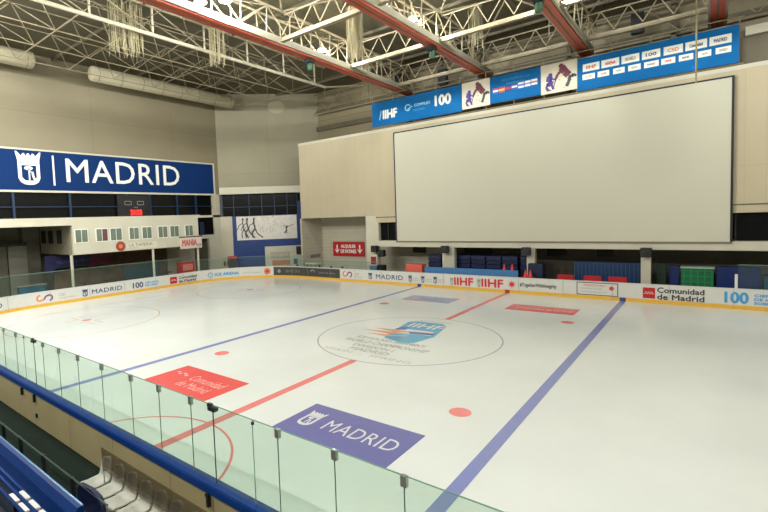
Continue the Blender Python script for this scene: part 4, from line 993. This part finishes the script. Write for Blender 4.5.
# parapet
pp = thing('blue_parapet', (0, -17.1, .6), 'bright blue curved parapet at the bottom left corner', 'parapet')
mb = MB(); prof = [(-17.02, 1.5), (-17.06, 1.54), (-17.12, 1.53), (-17.2, 1.4), (-17.25, 1.15), (-17.27, .98), (-17.2, .98), (-17.05, 1.2)]
vs = []; fs = []; xs_ = [-9, 3.75]
for x in xs_:
    for (y, z) in prof: vs.append((x, y, z))
n = len(prof)
for k in range(n): fs.append((k, (k+1) % n, n+(k+1) % n, n+k))
fs += [tuple(range(n)), tuple(reversed(range(n, 2*n)))]
mb.add(vs, fs).build('panel', mat('parapet_blue', (2, 44, 104), .5, .12, 1.5, spec=.15), pp)
MB().tube((-9, -17.04, 1.53), (3.75, -17.04, 1.53), .022, 8).build('edge_trim', mat('trim_blue_light', (50, 110, 160), .3), pp)
struct('floor', MB().box((-9, -19.2, -.05), (6, -17.3, .35)), mat('tier_dark', (30, 38, 48), .7, .1))
struct('wall_near', MB().box((-9, -17.26, -.055), (3.75, -17.2, .98)), mat('parapet_base', (30, 44, 60), .7))
# blue rails and white seats on the tier
for k, (y, z) in enumerate(((-17.34, 1.28), (-17.475, 1.34), (-17.63, 1.38))):
    tag(MB().tube((-6, y, z), (4.6, y, z), .03, 10).build('stand_rail', BLUE_CAP, smooth=True), f'dark blue tubular seat rail at the bottom left, {ORD[k]} behind the parapet', 'rail', 'blue seat rails behind the parapet')
    mb = MB()
for row, (y, z, x0, n) in enumerate(((-17.405, 1.33, 2.2, 5), (-17.55, 1.33, 2.14, 5))):
    for k in range(n):
        x = x0+.47*k
        r = thing('stadium_chair', (x, y, .35), f'white stand seat, {("front","back")[row]} row behind the parapet, {ORD[k]} from the left', 'seat', 'white seats between the blue rails')
        MB().box((x-.19, y-.04, z-.03), (x+.19, y+.04, z+.02)).build('seat', SEAT_W, r, bevel=.01)
        MB().box((x-.03, y-.03, .35), (x+.03, y+.03, z)).build('support', BLACKM, r)
# navy seat top
ns = thing('folding_chair', (2.5, -16.35, 0), 'dark navy folding seat at the end of the black railing', 'seat')
mb = MB(); mb.prism([(1.9, .85), (2.0, 1.0), (2.5, 1.06), (2.85, 1.02), (2.95, .9), (2.95, .45), (1.9, .45)], lambda u, v, d: (u, d, v), -16.42, -16.34); mb.build('backrest', NAVY, ns)
MB().box((1.95, -16.85, .42), (2.9, -16.34, .48)).build('seat', NAVY, ns, bevel=.02)
for x in (2.0, 2.85): MB().box((x-.03, -16.8, .0), (x+.03, -16.4, .42)).build('leg', BLACKM, ns)
# white bench seats against the boards
for k in range(11):
    x = 1.1+.57*k
    r = thing('plastic_chair', (x, -15.6, 0), f'white moulded bench seat against the near boards, {ORD[k]} from the left', 'seat', 'white moulded seats behind the smoked panel')
    prof = []
    vs = []; fs = []
    U = 7; path_ = [(-15.40, .84), (-15.41, .77), (-15.44, .62), (-15.48, .46), (-15.56, .38), (-15.8, .37), (-15.95, .39), (-16.02, .34)]
    for i, (y, z) in enumerate(path_):
        wd = (.15, .22, .25, .25, .25, .25, .24, .22)[i]
        for j in range(U):
            q = -1+2*j/(U-1); vs.append((x+wd*q, y-.05*q*q*(1 if i < 4 else 0), z+(.04*q*q if i >= 4 else 0)-(0.05*q*q if i == 0 else 0)))
    for i in range(len(path_)-1):
        for j in range(U-1): fs.append((i*U+j, i*U+j+1, (i+1)*U+j+1, (i+1)*U+j))
    o = MB().add(vs, fs).build('shell', mat('seat_grey_white', (172, 170, 156), .45, .05), r, smooth=True); md = o.modifiers.new('s', 'SOLIDIFY'); md.thickness = .025
    MB().box((x-.04, -15.75, 0), (x+.04, -15.6, .36)).build('pedestal', BLACKM, r)
struct('floor', MB().box((1.2, -16.3, 0), (7.5, -15.12, .03)), mat('bench_floor', (170, 168, 158), .6, .05))
tp = thing('smoked_panel', (4, -15.66, 0), 'smoked grey guard panel in front of the white bench seats', 'panel')
MB().box((1.27, -15.64, .7), (8.4, -15.62, 1.2)).build('tinted_sheet', G_TINT, tp)
for x in (1.3, 3.7, 6.1, 8.36): MB().box((x-.015, -15.64, .0), (x+.015, -15.62, .72)).build('post', CHROME, tp)

# ------------------------------------------------------------------ world, camera, colour management
w = bpy.data.worlds.new('World'); S.world = w; w.use_nodes = True
w.node_tree.nodes['Background'].inputs[0].default_value = (.5, .5, .45, 1); w.node_tree.nodes['Background'].inputs[1].default_value = .1
cd_ = bpy.data.cameras.new('camera'); cam = bpy.data.objects.new('camera', cd_); COL.objects.link(cam)
yaw, pitch, roll = -0.6842, 0.0598, -0.0374
fv = Vector((math.sin(yaw)*math.cos(pitch), math.cos(yaw)*math.cos(pitch), -math.sin(pitch)))
rv = Vector((math.cos(yaw), -math.sin(yaw), 0)); uv = rv.cross(fv)
c_, s_ = math.cos(roll), math.sin(roll)
r2 = c_*rv+s_*uv; u2 = -s_*rv+c_*uv
Mx = Matrix(((r2.x, u2.x, -fv.x, 11.6992), (r2.y, u2.y, -fv.y, -20.0477), (r2.z, u2.z, -fv.z, 6.0947), (0, 0, 0, 1)))
cam.matrix_world = Mx
cd_.sensor_width = 36; cd_.lens = 463.121/768*36; cd_.shift_x = 51.794/768; cd_.shift_y = -10.2256/768; cd_.clip_end = 200
S.camera = cam
S.view_settings.view_transform = 'Standard'; S.view_settings.look = 'None'; S.view_settings.gamma = 1; S.view_settings.use_curve_mapping = False
S.view_settings.exposure = 0.92
